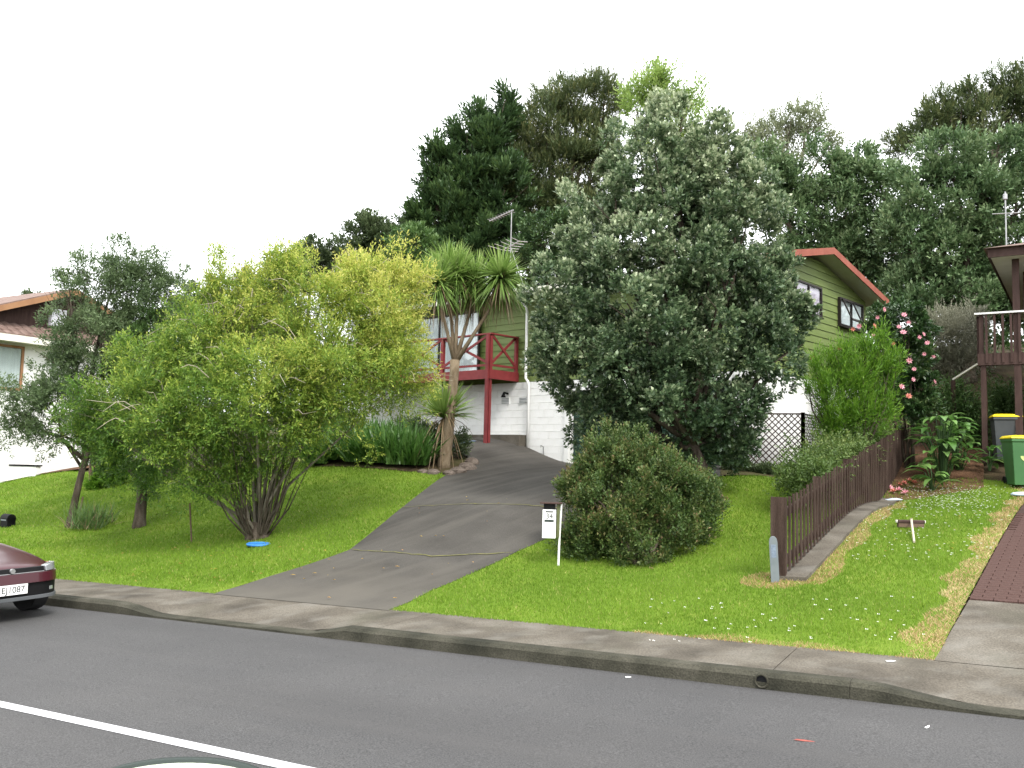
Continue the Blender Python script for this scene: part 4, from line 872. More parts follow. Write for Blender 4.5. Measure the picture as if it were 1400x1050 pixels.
# silvery pohutukawa before the garage
D = 16.3; b = gp(978, 684)
lo = px_lobes([(965, 345, 55, 60, .6), (925, 205, 50, 65, .2), (880, 235, 62, 75, .1), (965, 245, 60, 80, .3), (830, 310, 72, 85), (915, 320, 95, 95, -.3), (1005, 320, 78, 95, .2), (785, 425, 62, 85), (870, 430, 105, 105, -.8), (975, 440, 105, 110, -.6), (1055, 430, 52, 85), (800, 505, 70, 62, .1), (890, 540, 95, 80, -.5), (972, 552, 78, 74, -.2), (1056, 492, 46, 60), (990, 600, 34, 42), (935, 600, 60, 45, .2), (832, 560, 60, 60, .3)], D, .95)
tree('pohutukawa_tree', b, 'large silvery dark green tree standing before the green garage door', 'tree', lo, L['pohut'], M['bark'],
     dict(n=23000, per=8, ll=.08, lw=.048, tl=.12, up=.5, rnd=.35, shell=.5, seed=3, tip=.52, bump=.16, spread=.95, cl=.29, cn=34, tgrad=(-.03, .06, .03)), dict(r0=.13, fork=.30, subs=4, seed=5, lean=(-.1, 0)))  # tgrad pales leaves upward and leftward: pale new growth plus top light in the colour
t = bpy.data.objects['pohutukawa_tree']
for (x0, y0, x1, y1) in ((905, 650, 895, 560), (925, 655, 950, 560)):
    a = at(x0, y0, 17.0); a[2] = gz(a[0], a[1])-.1; e = at(x1, y1, 16.6); MB().tube([tuple(a-b), tuple((a+e)/2-b+np.array([.05, 0, 0])), tuple(e-b)], [.11, .09, .07], 8).build('stem', M['bark'], t, smooth=True)
# hedge bush beside the letterbox
D = 13.3
lo = px_lobes([(845, 705, 66, 78, 0, .8), (905, 705, 62, 78, 0, .8), (808, 720, 36, 60, 0, .6), (842, 628, 38, 38, .3, .6), (815, 640, 20, 16, .3, .4), (905, 655, 40, 34, .4, .6), (955, 700, 26, 58, .3, .6), (800, 672, 26, 22, .2, .5), (872, 748, 85, 34, -.2, .7), (880, 612, 18, 16, .4, .4), (970, 668, 12, 14, .4, .3), (825, 650, 22, 20, .1, .4)], D)
b = gp(875, 770); tree('hedge_bush', b, 'dense rounded bush of small green and bronze leaves beside the letterbox', 'bush', lo, L['hedge'], M['bark'],
     dict(n=14000, per=8, ll=.047, lw=.026, tl=.19, up=.8, rnd=.5, shell=.5, seed=11, tip=.30, bump=.3, cl=.15, cn=20, floor=b[2]-.02), dict(r0=.06, fork=.2, subs=3, seed=2, stems=.15))
# golden many-stemmed tree
D = 16.6; b = gp(352, 736)
lo = px_lobes([(430, 425, 75, 62, 0), (345, 430, 70, 55, .3), (300, 470, 80, 70, 0), (225, 500, 62, 55, .2), (170, 560, 62, 55, 0), (240, 580, 85, 65, -.6), (340, 550, 95, 85, -.9), (445, 510, 95, 85, -.6), (525, 470, 62, 90, .2), (548, 400, 40, 52, .6), (490, 380, 42, 40, .6), (548, 520, 48, 45, 0), (425, 592, 62, 45, -.2), (330, 635, 70, 45, .2), (285, 660, 30, 42, -.3), (140, 590, 40, 32, .1), (390, 370, 30, 30, .2), (310, 385, 32, 38, .3), (200, 630, 45, 40, .6)], D, .9)
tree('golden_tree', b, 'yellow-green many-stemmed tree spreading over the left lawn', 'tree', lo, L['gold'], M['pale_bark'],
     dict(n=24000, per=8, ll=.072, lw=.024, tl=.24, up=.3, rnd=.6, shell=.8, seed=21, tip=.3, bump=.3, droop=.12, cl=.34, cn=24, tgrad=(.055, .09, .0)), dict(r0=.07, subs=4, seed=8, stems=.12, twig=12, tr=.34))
t = bpy.data.objects['golden_tree']; mb = MB(); g = random.Random(4)
for k in range(46):                                       # thicket of thin stems at the foot
    a = g.uniform(0, 6.28); r1 = g.uniform(.3, 1.); e = Vector((math.cos(a)*r1, math.sin(a)*r1, g.uniform(1.0, 1.9)))
    mb.tube([(math.cos(a)*.12, math.sin(a)*.12, -.05), e*.45+Vector((math.cos(a)*.12, math.sin(a)*.12, -.12)), e], [.02, .014, .007], 5, cap=False)
mb.tube([(0, 0, -.2), (0, 0, .05), (.02, 0, .3)], [.28, .22, .15], 10)
mb.build('stems', M['bark'], t, smooth=True)
mb = MB(); lg = lo-np.array([*b, 0, 0, 0])
for k in range(170):                                      # pale bare twigs arching out of the crown
    q = lg[g.randrange(len(lg))]; a, zz = g.uniform(0, 6.28), g.uniform(-.2, .9); rr = math.sqrt(1-zz*zz); dv = Vector((rr*math.cos(a)*q[3], rr*math.sin(a)*q[4], zz*q[5])); c = Vector(q[:3])
    p1 = c+dv*g.uniform(.6, .85); p2 = c+dv*g.uniform(1.0, 1.15); p3 = p2+Vector((math.cos(a), math.sin(a), g.uniform(-.9, .4)))*g.uniform(.12, .35)
    mb.tube([p1, p1.lerp(p2, .6)+Vector((0, 0, .06)), p2, p3], [.010, .008, .006, .003], 4, cap=False)
tag(mb.build('twigs', M['twig'], t, smooth=True), kind='stuff')
# dark trees at left
D = 20.2; b = at(95, 722, D); b[2] = gz(b[0], b[1])
lo = px_lobes([(160, 370, 60, 48, .3), (95, 395, 45, 42, 0), (215, 395, 55, 52, .5), (150, 430, 75, 55, 0), (90, 470, 50, 50, 0), (230, 450, 45, 50, .5), (60, 540, 62, 48, -.5), (115, 520, 55, 50, 0), (25, 580, 48, 32, -.5), (80, 590, 40, 26, -.6), (170, 490, 55, 55, .3)], D, .9)
tree('dark_tree', b, 'slender dark green tree leaning over the lawn before white house', 'tree', lo, L['leftdark'], M['bark'],
     dict(n=8200, per=8, ll=.075, lw=.03, tl=.24, up=.35, rnd=.6, shell=.85, seed=31, tip=.25, bump=.25, cl=.26, cn=24), dict(r0=.082, fork=.42, subs=5, seed=9, lean=(.15, 0), twig=4, tr=.4))
D = 19.8; b = at(190, 726, D); b[2] = gz(b[0], b[1])
lo = px_lobes([(195, 560, 55, 52, .3), (215, 620, 55, 42, 0), (160, 610, 40, 38, .2), (240, 540, 45, 60, .5), (200, 480, 45, 55, .6)], D, .9)
tree('dark_tree', b, 'short thick-trunked dark tree tucked behind the golden tree', 'tree', lo, L['mid'], M['bark'],
     dict(n=4200, per=8, ll=.09, lw=.035, tl=.22, up=.2, rnd=.6, shell=.8, seed=32, tip=.25, bump=.25, cl=.26, cn=24), dict(r0=.125, fork=.42, subs=4, seed=10, tr=.4))
D = 25; b = at(128, 672, D); b[2] = gz(b[0], b[1])
lo = px_lobes([(150, 650, 18, 18, 0), (135, 665, 16, 14, 0), (165, 640, 12, 18, 0)], D)
tree('shrub', b, 'bright green shrub on the slope behind the dark trees', 'shrub', lo, L['fern'], M['bark'], dict(n=700, per=8, ll=.14, lw=.05, tl=.2, up=.6, rnd=.5, shell=.8, seed=33), dict(r0=.04, subs=2, seed=3, stems=.1))
D = 25.5; b = at(126, 668, D); b[2] = gz(b[0], b[1])
lo = px_lobes([(135, 600, 30, 36, 0), (115, 580, 24, 26, 0)], D)
tree('young_tree', b, 'thin young tree with bare stem near bright green shrub', 'tree', lo, L['dark'], M['timber'], dict(n=900, per=8, ll=.10, lw=.04, tl=.25, up=.3, rnd=.6, shell=.9, seed=34, gap=.3), dict(r0=.07, fork=.5, subs=3, seed=3))
p = at(122, 726, 20.0); b = np.array([p[0], p[1], gz(p[0], p[1])]); o = empty('grass_clump', tuple(b), 0, label='ragged clump of long grass at the dark left tree foot', cat='grass clump')
V, q, t_ = straps((0, 0, 0), 260, .75, .014, 41, up=.9, arch=.5, zmin=0., base=.35); npmesh('blades', V, q, L['mid'], o, {'tint': t_}); V, q, t_ = straps((0, 0, 0), 60, .6, .014, 42, up=.5, arch=.6, zmin=0., base=.4); npmesh('dry_blades', V, q, L['dead'], o, {'tint': t_})

# cabbage trees
D = 21.6; b = gp(606, 642); b = at(606, 642, D); b[2] = gz(b[0], b[1]); cab_t = empty('cabbage_tree', tuple(b), 0, label='cabbage tree with bare trunk and spiky leaf heads before balcony', cat='tree')
P = lambda x, y, d=D: tuple(at(x, y, d)-b)
MB().tube([(0, 0, -.15), P(607, 632), P(613, 590), P(618, 545), P(621, 510), P(622, 492)], [.2, .16, .135, .12, .115, .12], 12).build('trunk', M['cab_bark'], cab_t, smooth=True)
heads = [(598, 388, -.1), (626, 378, .3), (650, 386, .4), (684, 380, 0), (614, 370, .5)]
for k, (x, y, d) in enumerate(heads):
    MB().tube([P(622, 497), P((622*1.3+x)/2.3, 455, D+d*.4), P((622*.35+x)/1.35, 425, D+d*.8), P(x, y+6, D+d)], [.065, .045, .04, .04], 8).build('branch', M['cab_bark'], cab_t, smooth=True)
    V, q, t_ = straps(P(x, y, D+d), 560, .92, .034, 50+k, up=.10, arch=.26, zmin=-.8); npmesh('leaf_head', V, q, L['cabbage'], cab_t, {'tint': t_})
    V, q, t_ = straps(P(x, y+4, D+d), 85, .74, .026, 70+k, up=-.35, arch=.7, zmin=-.9); npmesh('dead_leaves', V, q, L['dead'], cab_t, {'tint': t_})
D = 21.9; b = at(603, 640, D); b[2] = gz(b[0], b[1]); o = empty('cabbage_tree', tuple(b), 0, label='young spiky cabbage tree behind the bare trunk', cat='tree')
hd = at(607, 572, D)-b
MB().tube([(0, 0, -.1), tuple(hd*.5), tuple(hd)], [.07, .06, .05], 8).build('trunk', M['cab_bark'], o, smooth=True)
V, q, t_ = straps(tuple(hd), 420, 1.15, .036, 61, up=.6, arch=.4, zmin=-.35); npmesh('leaf_head', V, q, L['cabbage'], o, {'tint': t_})
V, q, t_ = straps(tuple(hd), 60, 1.0, .03, 62, up=-.3, arch=.8, zmin=-.9); npmesh('dead_leaves', V, q, L['dead'], o, {'tint': t_})
# agapanthus border
for k, (x, y, D) in enumerate([(432, 632, 21.9), (458, 633, 22.), (488, 634, 21.7), (515, 636, 21.6), (543, 637, 21.5), (472, 628, 22.7), (500, 629, 22.6), (530, 630, 22.5), (560, 631, 22.4), (445, 626, 23.), (568, 638, 21.5)]):
    p = at(x, y, D); p[2] = gz(p[0], p[1]); o = empty('agapanthus', tuple(p), 0, label='glossy strap-leaved clump right at the upper edge of the left lawn' if y > 631.5 else 'glossy strap-leaved clump behind those edging the left lawn', cat='plant', group='strap-leaved clumps along the lawn edge' if y > 631.5 else 'second row of strap-leaved clumps')
    V, q, t_ = straps((0, 0, .05), 220, 1.1, .05, 80+k, up=.75, arch=.62, zmin=0., base=.28); npmesh('leaves', V, q, L['aga'], o, {'tint': t_})
D = 21.9; b = at(590, 634, D); b[2] = gz(b[0], b[1]); lo = px_lobes([(588, 605, 24, 26, 0), (572, 612, 20, 20, .1), (630, 606, 14, 20, .5), (560, 590, 25, 22, .9)], D)
tree('shrub', b, 'low dark shrub at the foot of the cabbage tree', 'shrub', lo, L['dark'], M['bark'], dict(n=1500, per=8, ll=.07, lw=.03, tl=.12, up=.4, rnd=.6, shell=.8, seed=35), dict(r0=.03, subs=2, seed=3, stems=.12))
for k, (x, y, D, r_) in enumerate([(638, 634, 21.4, .2), (626, 641, 21.0, .17), (614, 646, 20.8, .13), (592, 645, 20.9, .14), (578, 643, 21.0, .11), (645, 630, 22., .18)]):
    p = at(x, y, D); g = random.Random(k); mb = MB(); rings = []
    for zz, s_ in ((-.1, .8), (.0, 1), (.45, .95), (.8, .65), (.95, .2)):
        rings.append([(r_*s_*g.uniform(.82, 1.15)*math.cos(t)*1.2, r_*s_*g.uniform(.82, 1.15)*math.sin(t), r_*zz) for t in np.linspace(0, 6.283, 10)[:-1]])
    o = mb.loft(rings).build('rock', M['rock'], None); o.location = (p[0], p[1], gz(p[0], p[1])-.02); tag(o, 'rough brown edging rock at the cabbage tree foot', 'rock', 'edging rocks by the driveway')
# edge strip under the balcony wall
p0 = HP(-10.6, -.02); p1 = HP(-6.9, -.02); o = MB().b2((-10.6, -.32, 2.1-ZB), (-6.95, .03, 2.42-ZB)).build('kerb_block', M['concrete'], None); o.location = (HC[0], HC[1], ZB); o.rotation_euler = (0, 0, -HA); tag(o, 'low mossy concrete edging block along the white basement wall', 'edging')

# plants at right
D = 18.4; b = at(1170, 640, D); b[2] = gz(b[0], b[1])
lo = px_lobes([(1128, 535, 16, 38, 0), (1148, 512, 17, 36, .1), (1172, 520, 24, 40, 0), (1192, 492, 13, 34, .1), (1213, 505, 12, 38, .1), (1165, 565, 42, 28, 0), (1138, 582, 28, 24, 0), (1200, 560, 26, 34, .1), (1226, 488, 6, 18, .1), (1115, 500, 7, 20, .1), (1158, 478, 7, 18, .1), (1180, 470, 6, 18, .1), (1206, 462, 6, 16, .1), (1138, 488, 6, 14, .1), (1105, 530, 7, 14, 0)], D)
tree('feathery_shrub', b, 'bright green feathery shrub before the lit gable end', 'shrub', lo, L['fern'], M['bark'], dict(n=4200, per=9, ll=.10, lw=.017, tl=.42, up=1.2, rnd=.5, shell=.9, seed=51, spread=.55, tip=.4, bump=.45, gap=.2, gapw=.45), dict(r0=.06, subs=4, seed=13, stems=.15))
f_pos = lambda s: f0+fd*s
lo = []
for s in np.arange(3.4, 11, .55):
    p = f_pos(s)-fn*.35; zt = 1.36+.124*s; lo.append((p[0], p[1], zt-.12+random.uniform(-.15, .12), random.uniform(.25, .5), .35, random.uniform(.2, .42)))
    if s > 3.8: p = f_pos(s)-fn*.75; lo.append((p[0], p[1], zt-.42+.02*s, .5, .45, .55))
b = np.array([*(f_pos(6)-fn*.5), 0]); b[2] = gz(b[0], b[1])
tree('climber', b, 'yellow-green small-leaved climber sprawling over the paling fence', 'climber', np.array(lo), L['climber'], M['bark'], dict(n=5200, per=8, ll=.055, lw=.03, tl=.2, up=.3, rnd=.8, shell=.9, seed=52, gap=.25, gapw=.6, tip=.2, bump=.35), dict(r0=.03, subs=1, seed=14, stems=.3))
D = 20.3; b = at(1240, 625, D); b[2] = gz(b[0], b[1])
rows = [(1235, 450, 38, 32, 0), (1210, 470, 35, 34, .3), (1255, 490, 28, 34, 0), (1240, 540, 32, 40, 0), (1262, 545, 20, 36, .2), (1205, 520, 28, 40, .4)]; lo = px_lobes(rows, D)
cam_t = tree('camellia_bush', b, 'glossy dark camellia bush with pink flowers beside feathery shrub', 'shrub', lo, L['camellia'], M['bark'], dict(n=3600, per=8, ll=.085, lw=.042, tl=.14, up=.4, rnd=.5, shell=.6, seed=53, tip=.25, bump=.15, cl=.2, cn=24), dict(r0=.07, subs=3, seed=15, stems=.12))
def flower_mesh(nm, mt):
    V = []; f = []
    for k in range(7):
        a = k*.8976; 
        for (r_, z, da) in ((0, 0, 0), (.05, .02, -.42), (.085, .035, 0), (.05, .02, .42)): V.append((r_*math.cos(a+da), r_*math.sin(a+da), z))
        f.append((4*k, 4*k+1, 4*k+2, 4*k+3))
    for k in range(5):
        a = k*1.2566+.3; o = len(V)
        for (r_, z, da) in ((0, .01, 0), (.03, .035, -.6), (.045, .07, 0), (.03, .035, .6)): V.append((r_*math.cos(a+da), r_*math.sin(a+da), z))
        f.append((o, o+1, o+2, o+3))
    me = bpy.data.meshes.new(nm); me.from_pydata(V, [], f); me.materials.append(mt); return me
fm = flower_mesh('flower', M['flower_pink']); fm2 = flower_mesh('flower', M['flower_old'])
for k, (x, y) in enumerate([(1208, 423), (1236, 431), (1242, 441), (1200, 434), (1195, 446), (1166, 450), (1175, 446), (1229, 447), (1235, 455), (1194, 459), (1257, 461), (1262, 457), (1268, 469), (1264, 484), (1275, 488), (1243, 493), (1248, 519), (1232, 529), (1278, 529), (1277, 522), (1242, 542), (1146, 477), (1111, 489), (1250, 505), (1222, 470), (1216, 500)]):
    dd_ = D-.75+(.4 if x > 1270 or x < 1200 else 0)-(1.2 if x < 1180 else 0); p = at(x, y, dd_)
    o = link(bpy.data.objects.new('flower', fm2 if k in (4, 5, 20, 21, 22, 24) else fm), cam_t); o.location = tuple(p-b); o.rotation_euler = (R(75+random.uniform(-25, 25)), random.uniform(-.3, .3), random.uniform(-.7, .7)); s_ = random.uniform(.6, .95); o.scale = (s_,)*3
for k, (x, y) in enumerate([(1216, 671), (1230, 667), (1244, 661), (1229, 674), (1236, 665), (1263, 645), (1287, 643), (1222, 676), (1250, 664), (1238, 678)]):
    p = gp(x, y); o = link(bpy.data.objects.new('fallen_flower', fm2 if k % 3 else fm)); o.location = (p[0], p[1], gz(p[0], p[1])+.05); o.rotation_euler = (random.uniform(-.4, .4), random.uniform(-.4, .4), random.uniform(0, 6)); o.scale = (1.2,)*3
    tag(o, 'fallen pink camellia bloom on the ground by the fence', 'flower', 'fallen blooms under the camellia')
D = 23; b = at(1305, 560, D); b[2] = gz(b[0], b[1]); lo = px_lobes([(1290, 450, 38, 34, 0), (1325, 445, 24, 30, .3), (1310, 490, 34, 30, 0), (1275, 500, 22, 30, .3)], D)
tree('grey_shrub', b, 'fine grey-green shrub rising behind the garden fence by deck', 'shrub', lo, L['greyg'], M['bark'], dict(n=3000, per=9, ll=.085, lw=.018, tl=.3, up=.9, rnd=.5, shell=.8, seed=54, bump=.3, spread=.6), dict(r0=.08, subs=4, seed=16, stems=.2))
def bigleaf(nm, p, label, n, sz, hgt, seed, wr=.42):
    g = np.random.default_rng(seed); o = empty(nm, tuple(p), 0, label=label, cat='plant')
    for k in range(n):
        a = g.uniform(0, 6.28); r_ = g.uniform(.05, .35)*hgt; z0 = g.uniform(.25, 1)*hgt; s_ = sz*g.uniform(.7, 1.2); dz_ = g.uniform(-.5, .35)
        c = Vector((math.cos(a)*r_, math.sin(a)*r_, z0)); d = Vector((math.cos(a), math.sin(a), dz_)).normalized(); wv = d.cross(Vector((0, 0, 1))).normalized(); up = wv.cross(d)
        V = []; prof = [(0, .0, 0), (.15, .75, .05), (.4, 1, .08), (.7, .7, .04), (1, 0, -.12)]
        for t, w_, h in prof: 
            cc = c+d*s_*t+up*s_*h
            V += [cc+wv*w_*s_*wr*.5+up*s_*.06*w_, cc, cc-wv*w_*s_*wr*.5+up*s_*.06*w_]
        f = [q for j in range(4) for q in ((3*j, 3*j+1, 3*j+4, 3*j+3), (3*j+1, 3*j+2, 3*j+5, 3*j+4))]
        l_ = npmesh('leaf', [tuple(v) for v in V], f, L['biglf'], o, {'tint': np.full(8, g.uniform(.1, .95))}, smooth=True)
        if k % 2 == 0: MB().tube([(c.x*.2, c.y*.2, 0), (c.x*.5, c.y*.5, c.z*.6), tuple(c)], .012, 5).build('stalk', L['mid'], o)
    return o
for k, (x, y, D, n, sz, h, lab) in enumerate([(1288, 645, 19.2, 95, .36, 1.45, 'tall broad-leaved lily plant at the bed by the fence end'), (1312, 640, 19.8, 60, .34, 1.1, 'broad-leaved lily plant beside the deck post'), (1275, 650, 18.6, 18, .42, .5, 'low spreading rosette of broad leaves at the bed edge'), (1352, 640, 19.6, 14, .34, .6, 'drooping broad leaves growing before the black bin')]):
    p = at(x, y, D); p[2] = gz(p[0], p[1]); bigleaf('lily_plant', p, lab, n, sz, h, 90+k, .34 if k == 2 else .45)
D = 21.5; b = at(1325, 600, D); b[2] = gz(b[0], b[1]); lo = px_lobes([(1318, 560, 26, 22, 0), (1300, 540, 20, 18, .4), (1335, 590, 16, 24, 0), (1370, 560, 25, 40, 2.2)], D)
tree('fern', b, 'dark green fern below the sloping handrail', 'fern', lo, L['mid'], M['bark'], dict(n=1300, per=10, ll=.12, lw=.03, tl=.5, up=.4, rnd=.5, shell=.9, seed=55, droop=.3), None)
# shrubs under the gable end, trellis
D = 18.9; b = at(1040, 650, D); b[2] = gz(b[0], b[1]); lo = px_lobes([(1010, 640, 22, 14, 0), (1045, 646, 20, 9, -.2), (1085, 646, 24, 9, -.2), (1000, 615, 22, 26, .2), (1118, 640, 14, 14, -.1)], D)
tree('shrub', b, 'low dark shrubs growing along the foot of the trellis', 'shrub', lo, L['dark'], M['bark'], dict(n=1600, per=8, ll=.08, lw=.035, tl=.14, up=.5, rnd=.6, shell=.8, seed=56), None)
ta = at(1050, 648, 19.3)[:2]; tb = at(1098, 648, 19.0)[:2]; tc_ = at(1128, 645, 20.6)[:2]; zb0 = gz(*ta)
tre = empty('trellis', (*ta, zb0), 0, label='brown diamond lattice trellis below the green gable end', cat='trellis')
for (p0, p1, ex) in ((ta-(tb-ta)*.75, tb, 1), (tb, tc_, 1)):
    ln = np.linalg.norm(p1-p0); dv = (p1-p0)/ln; hgt = 1.15; z0 = .12; sp = .135
    def pt(s, z, o=0): q = p0+dv*s-ta+np.array([dv[1], -dv[0]])*o; return (q[0], q[1], z0+z)
    for sg, o in ((1, 0), (-1, .008)):
        k = -hgt
        while k < ln:
            s0, s1 = max(0, k), min(ln, k+hgt)
            if s1-s0 > .05:
                za, zb_ = (s0-k, s1-k) if sg > 0 else (hgt-(s0-k), hgt-(s1-k)); MB().bar(pt(s0, za, o), pt(s1, zb_, o), .007, .022).build('slat', M['brown_wood'], tre)
            k += sp
    for s in (0, ln): q = pt(s, 0); MB().b2((q[0]-.035, q[1]-.035, -.2), (q[0]+.035, q[1]+.035, z0+hgt+.04)).build('post', M['brown_wood'], tre)
    MB().bar(pt(0, hgt+.01), pt(ln, hgt+.01), .03, .03).build('rail', M['brown_wood'], tre); MB().bar(pt(0, -.02), pt(ln, -.02), .03, .03).build('rail', M['brown_wood'], tre)

# ------------------------------------------------------------------ trees on the hill behind
def far_tree(name, label, rows, D, leaf, n, ll, lw, tl, up=.4, rnd=.5, shell=.6, gap=.2, seed=0, bump=.25, bx=None, fork=.45, r0=.25, per=8, tip=.3, gapw=1.6, spread=.9, subs=4, twig=0, bark='bark', droop=0, deep=.9, tr=.35, cl=.55, cn=24, flat=.85):
    lo = px_lobes(rows, D, deep); x = bx if bx else np.mean([r[0] for r in rows]); p = at(x, 560, D); b = (p[0], p[1], gz(p[0], p[1]))
    return tree(name, b, label, 'tree', lo, leaf, M[bark], dict(n=n, per=per, ll=ll, lw=lw, tl=tl, up=up, rnd=rnd, shell=shell, seed=seed, gap=gap, gapw=gapw, tip=tip, bump=bump, spread=spread, droop=droop, cl=cl, cn=cn, flat=flat), dict(r0=r0, fork=fork, subs=subs, seed=seed, twig=twig, tr=tr), group='trees on the hill behind the houses')
far_tree('cypress_tree', 'dark green pointed cypress with layered branches behind the house roof', [(694, 140, 8, 22), (688, 165, 14, 26), (660, 165, 10, 16), (650, 158, 6, 12), (672, 195, 22, 30), (628, 178, 10, 16), (640, 195, 18, 22), (594, 200, 9, 12), (612, 212, 18, 16), (583, 224, 9, 9), (600, 232, 18, 14), (580, 248, 9, 9), (645, 240, 34, 32), (606, 256, 24, 18), (579, 272, 11, 9), (600, 282, 26, 18), (572, 294, 11, 9), (592, 310, 28, 20), (640, 290, 38, 34), (640, 335, 45, 36), (590, 340, 36, 24), (690, 260, 36, 50), (680, 340, 45, 40)], 42, L['conifer'], 8500, .30, .085, .85, up=.75, rnd=.28, shell=.5, gap=0, seed=101, bump=.45, r0=.3, gapw=1.7, spread=.45, per=9, cl=.42, flat=.45, subs=2)
far_tree('kanuka_tree', 'tall olive-brown rounded tree on the hill above the roof', [(790, 135, 52, 38), (832, 145, 16, 34), (745, 170, 46, 46), (805, 185, 40, 36), (715, 215, 46, 40), (765, 235, 46, 40), (815, 235, 34, 45), (690, 255, 34, 36), (735, 275, 40, 26), (780, 290, 42, 24), (830, 290, 36, 30), (695, 300, 36, 24)], 44, L['kanuka'], 9500, .24, .05, .6, up=.85, rnd=.4, shell=.55, gap=0, seed=102, bump=.3, r0=.28, fork=.6, spread=.5, per=9, gapw=1.7, tr=.4, cl=.75, flat=.55)
far_tree('lime_tree', 'airy lime green tree top showing above the silvery tree', [(900, 120, 36, 30), (868, 145, 20, 40), (935, 140, 28, 38), (915, 185, 45, 45), (955, 215, 26, 40)], 34, L['lime'], 2600, .17, .06, .5, up=1.0, rnd=.4, shell=.95, gap=.4, seed=103, bump=.4, r0=.14, fork=.8, twig=8, subs=5)
far_tree('sparse_tree', 'sparse tree with bare twigs against the sky behind gable', [(1030, 185, 26, 30), (1075, 175, 34, 30), (1110, 165, 26, 26), (1060, 215, 50, 30), (1130, 205, 24, 26)], 36, L['sage'], 1150, .17, .055, .4, up=.8, rnd=.6, shell=.95, gap=0, seed=104, bump=.4, cl=.4, cn=7, r0=.13, fork=.85, twig=16, subs=5, bark='pale_bark')
far_tree('broadleaf_tree', 'dark broadleaf tree on the hill behind the gable roof', [(1045, 250, 45, 45), (1110, 245, 50, 50), (1175, 250, 42, 38), (1215, 265, 34, 42), (1140, 300, 60, 50), (1080, 310, 50, 50), (1205, 330, 50, 50), (1150, 370, 60, 50), (1225, 385, 45, 50)], 33, L['broad'], 7200, .17, .075, .42, shell=.5, gap=0, seed=105, r0=.22)
far_tree('broadleaf_tree', 'pale-tipped broadleaf tree towering between the two houses', [(1300, 225, 46, 44), (1360, 225, 46, 42), (1262, 275, 42, 44), (1325, 285, 55, 50), (1395, 280, 50, 55), (1245, 340, 40, 48), (1300, 350, 55, 50), (1365, 350, 55, 55), (1260, 400, 48, 36), (1330, 410, 60, 42), (1410, 410, 45, 60), (1225, 440, 40, 40), (1440, 250, 45, 60)], 29, L['broad'], 9500, .16, .07, .38, up=.6, shell=.5, gap=0, seed=106, r0=.22, bump=.28)
far_tree('pine_tree', 'tall windswept olive tree above the pale-tipped tree', [(1340, 130, 46, 26), (1395, 118, 44, 28), (1290, 160, 36, 30), (1245, 195, 30, 30), (1365, 165, 55, 30), (1425, 160, 60, 45), (1460, 120, 50, 35), (1265, 170, 28, 28), (1320, 190, 40, 30)], 40, L['kanuka'], 5200, .24, .05, .6, up=.6, rnd=.45, shell=.75, gap=.2, seed=107, bump=.35, r0=.26, fork=.75, spread=.5, per=9, twig=3, gapw=2.2, cl=.7, flat=.6)
far_tree('hill_tree', 'dark rounded tree on the far skyline left of cypress', [(510, 322, 30, 24), (535, 340, 30, 34), (485, 345, 28, 22), (515, 370, 45, 30)], 47, L['dark'], 2600, .24, .10, .5, seed=108, gap=.2)
far_tree('hill_tree', 'mid green bushy tree between skyline tree and cypress', [(570, 345, 40, 32), (545, 375, 50, 35), (600, 380, 45, 30), (520, 400, 50, 30)], 38, L['mid'], 3000, .19, .08, .4, seed=109, gap=.2)
far_tree('hill_tree', 'dark green bush beside the aerial on the hill', [(745, 330, 34, 40), (720, 365, 40, 30), (770, 360, 40, 40), (800, 320, 40, 45)], 36, L['conifer'], 3600, .17, .07, .35, seed=110, gap=.15)
far_tree('hill_tree', 'low dark tree on skyline above the golden tree', [(430, 358, 32, 20), (400, 372, 30, 18), (455, 375, 40, 25), (380, 390, 50, 25)], 48, L['dark'], 2200, .24, .10, .5, seed=111, gap=.2)
far_tree('hill_tree', 'dark tree behind the white house roof', [(45, 425, 25, 16), (20, 432, 25, 14), (80, 430, 30, 18)], 52, L['dark'], 1200, .26, .10, .5, seed=112, gap=.2)
far_tree('hill_tree', 'dense green tree close behind the golden tree', [(260, 520, 60, 50), (330, 500, 60, 50), (400, 500, 60, 50), (460, 520, 40, 50), (300, 580, 70, 40), (400, 580, 70, 40), (350, 440, 60, 40)], 27.5, L['dark'], 4200, .15, .06, .3, seed=114, r0=.14, bx=350)
far_tree('hill_tree', 'green tree filling the slope behind the dark left trees', [(300, 420, 60, 30), (240, 445, 50, 35), (350, 440, 60, 40)], 50, L['dark'], 2400, .26, .10, .5, seed=113, gap=.3)

# a mass of undergrowth on the slope behind the houses
lo = []
for u_, v_, h, rr_ in [(36, -22, 2.2, 3), (36, -16, 2.5, 3), (37, -10, 2.6, 3), (36, -4, 2.6, 3), (35, 1, 2.4, 2.6), (33, 5, 2.4, 2.4), (31, 8, 2.2, 2.2), (32, 12, 2.4, 2.4), (38, 8, 3, 3), (40, 0, 3, 3), (40, -12, 3, 3), (42, -24, 3, 3.2), (44, -34, 2.5, 3.2)]:
    p = W(u_, v_); lo.append((p[0], p[1], gz(*p)+h*.45, rr_, rr_*.8, h))
V, q, t_ = foliage(np.array(lo), 4200, 8, .26, .12, .5, seed=120, shell=.4, gap=.1)
tag(npmesh('undergrowth', V, q, L['mid'], None, {'tint': t_}), 'dark green undergrowth covering the slope behind the houses', 'undergrowth', kind='stuff')

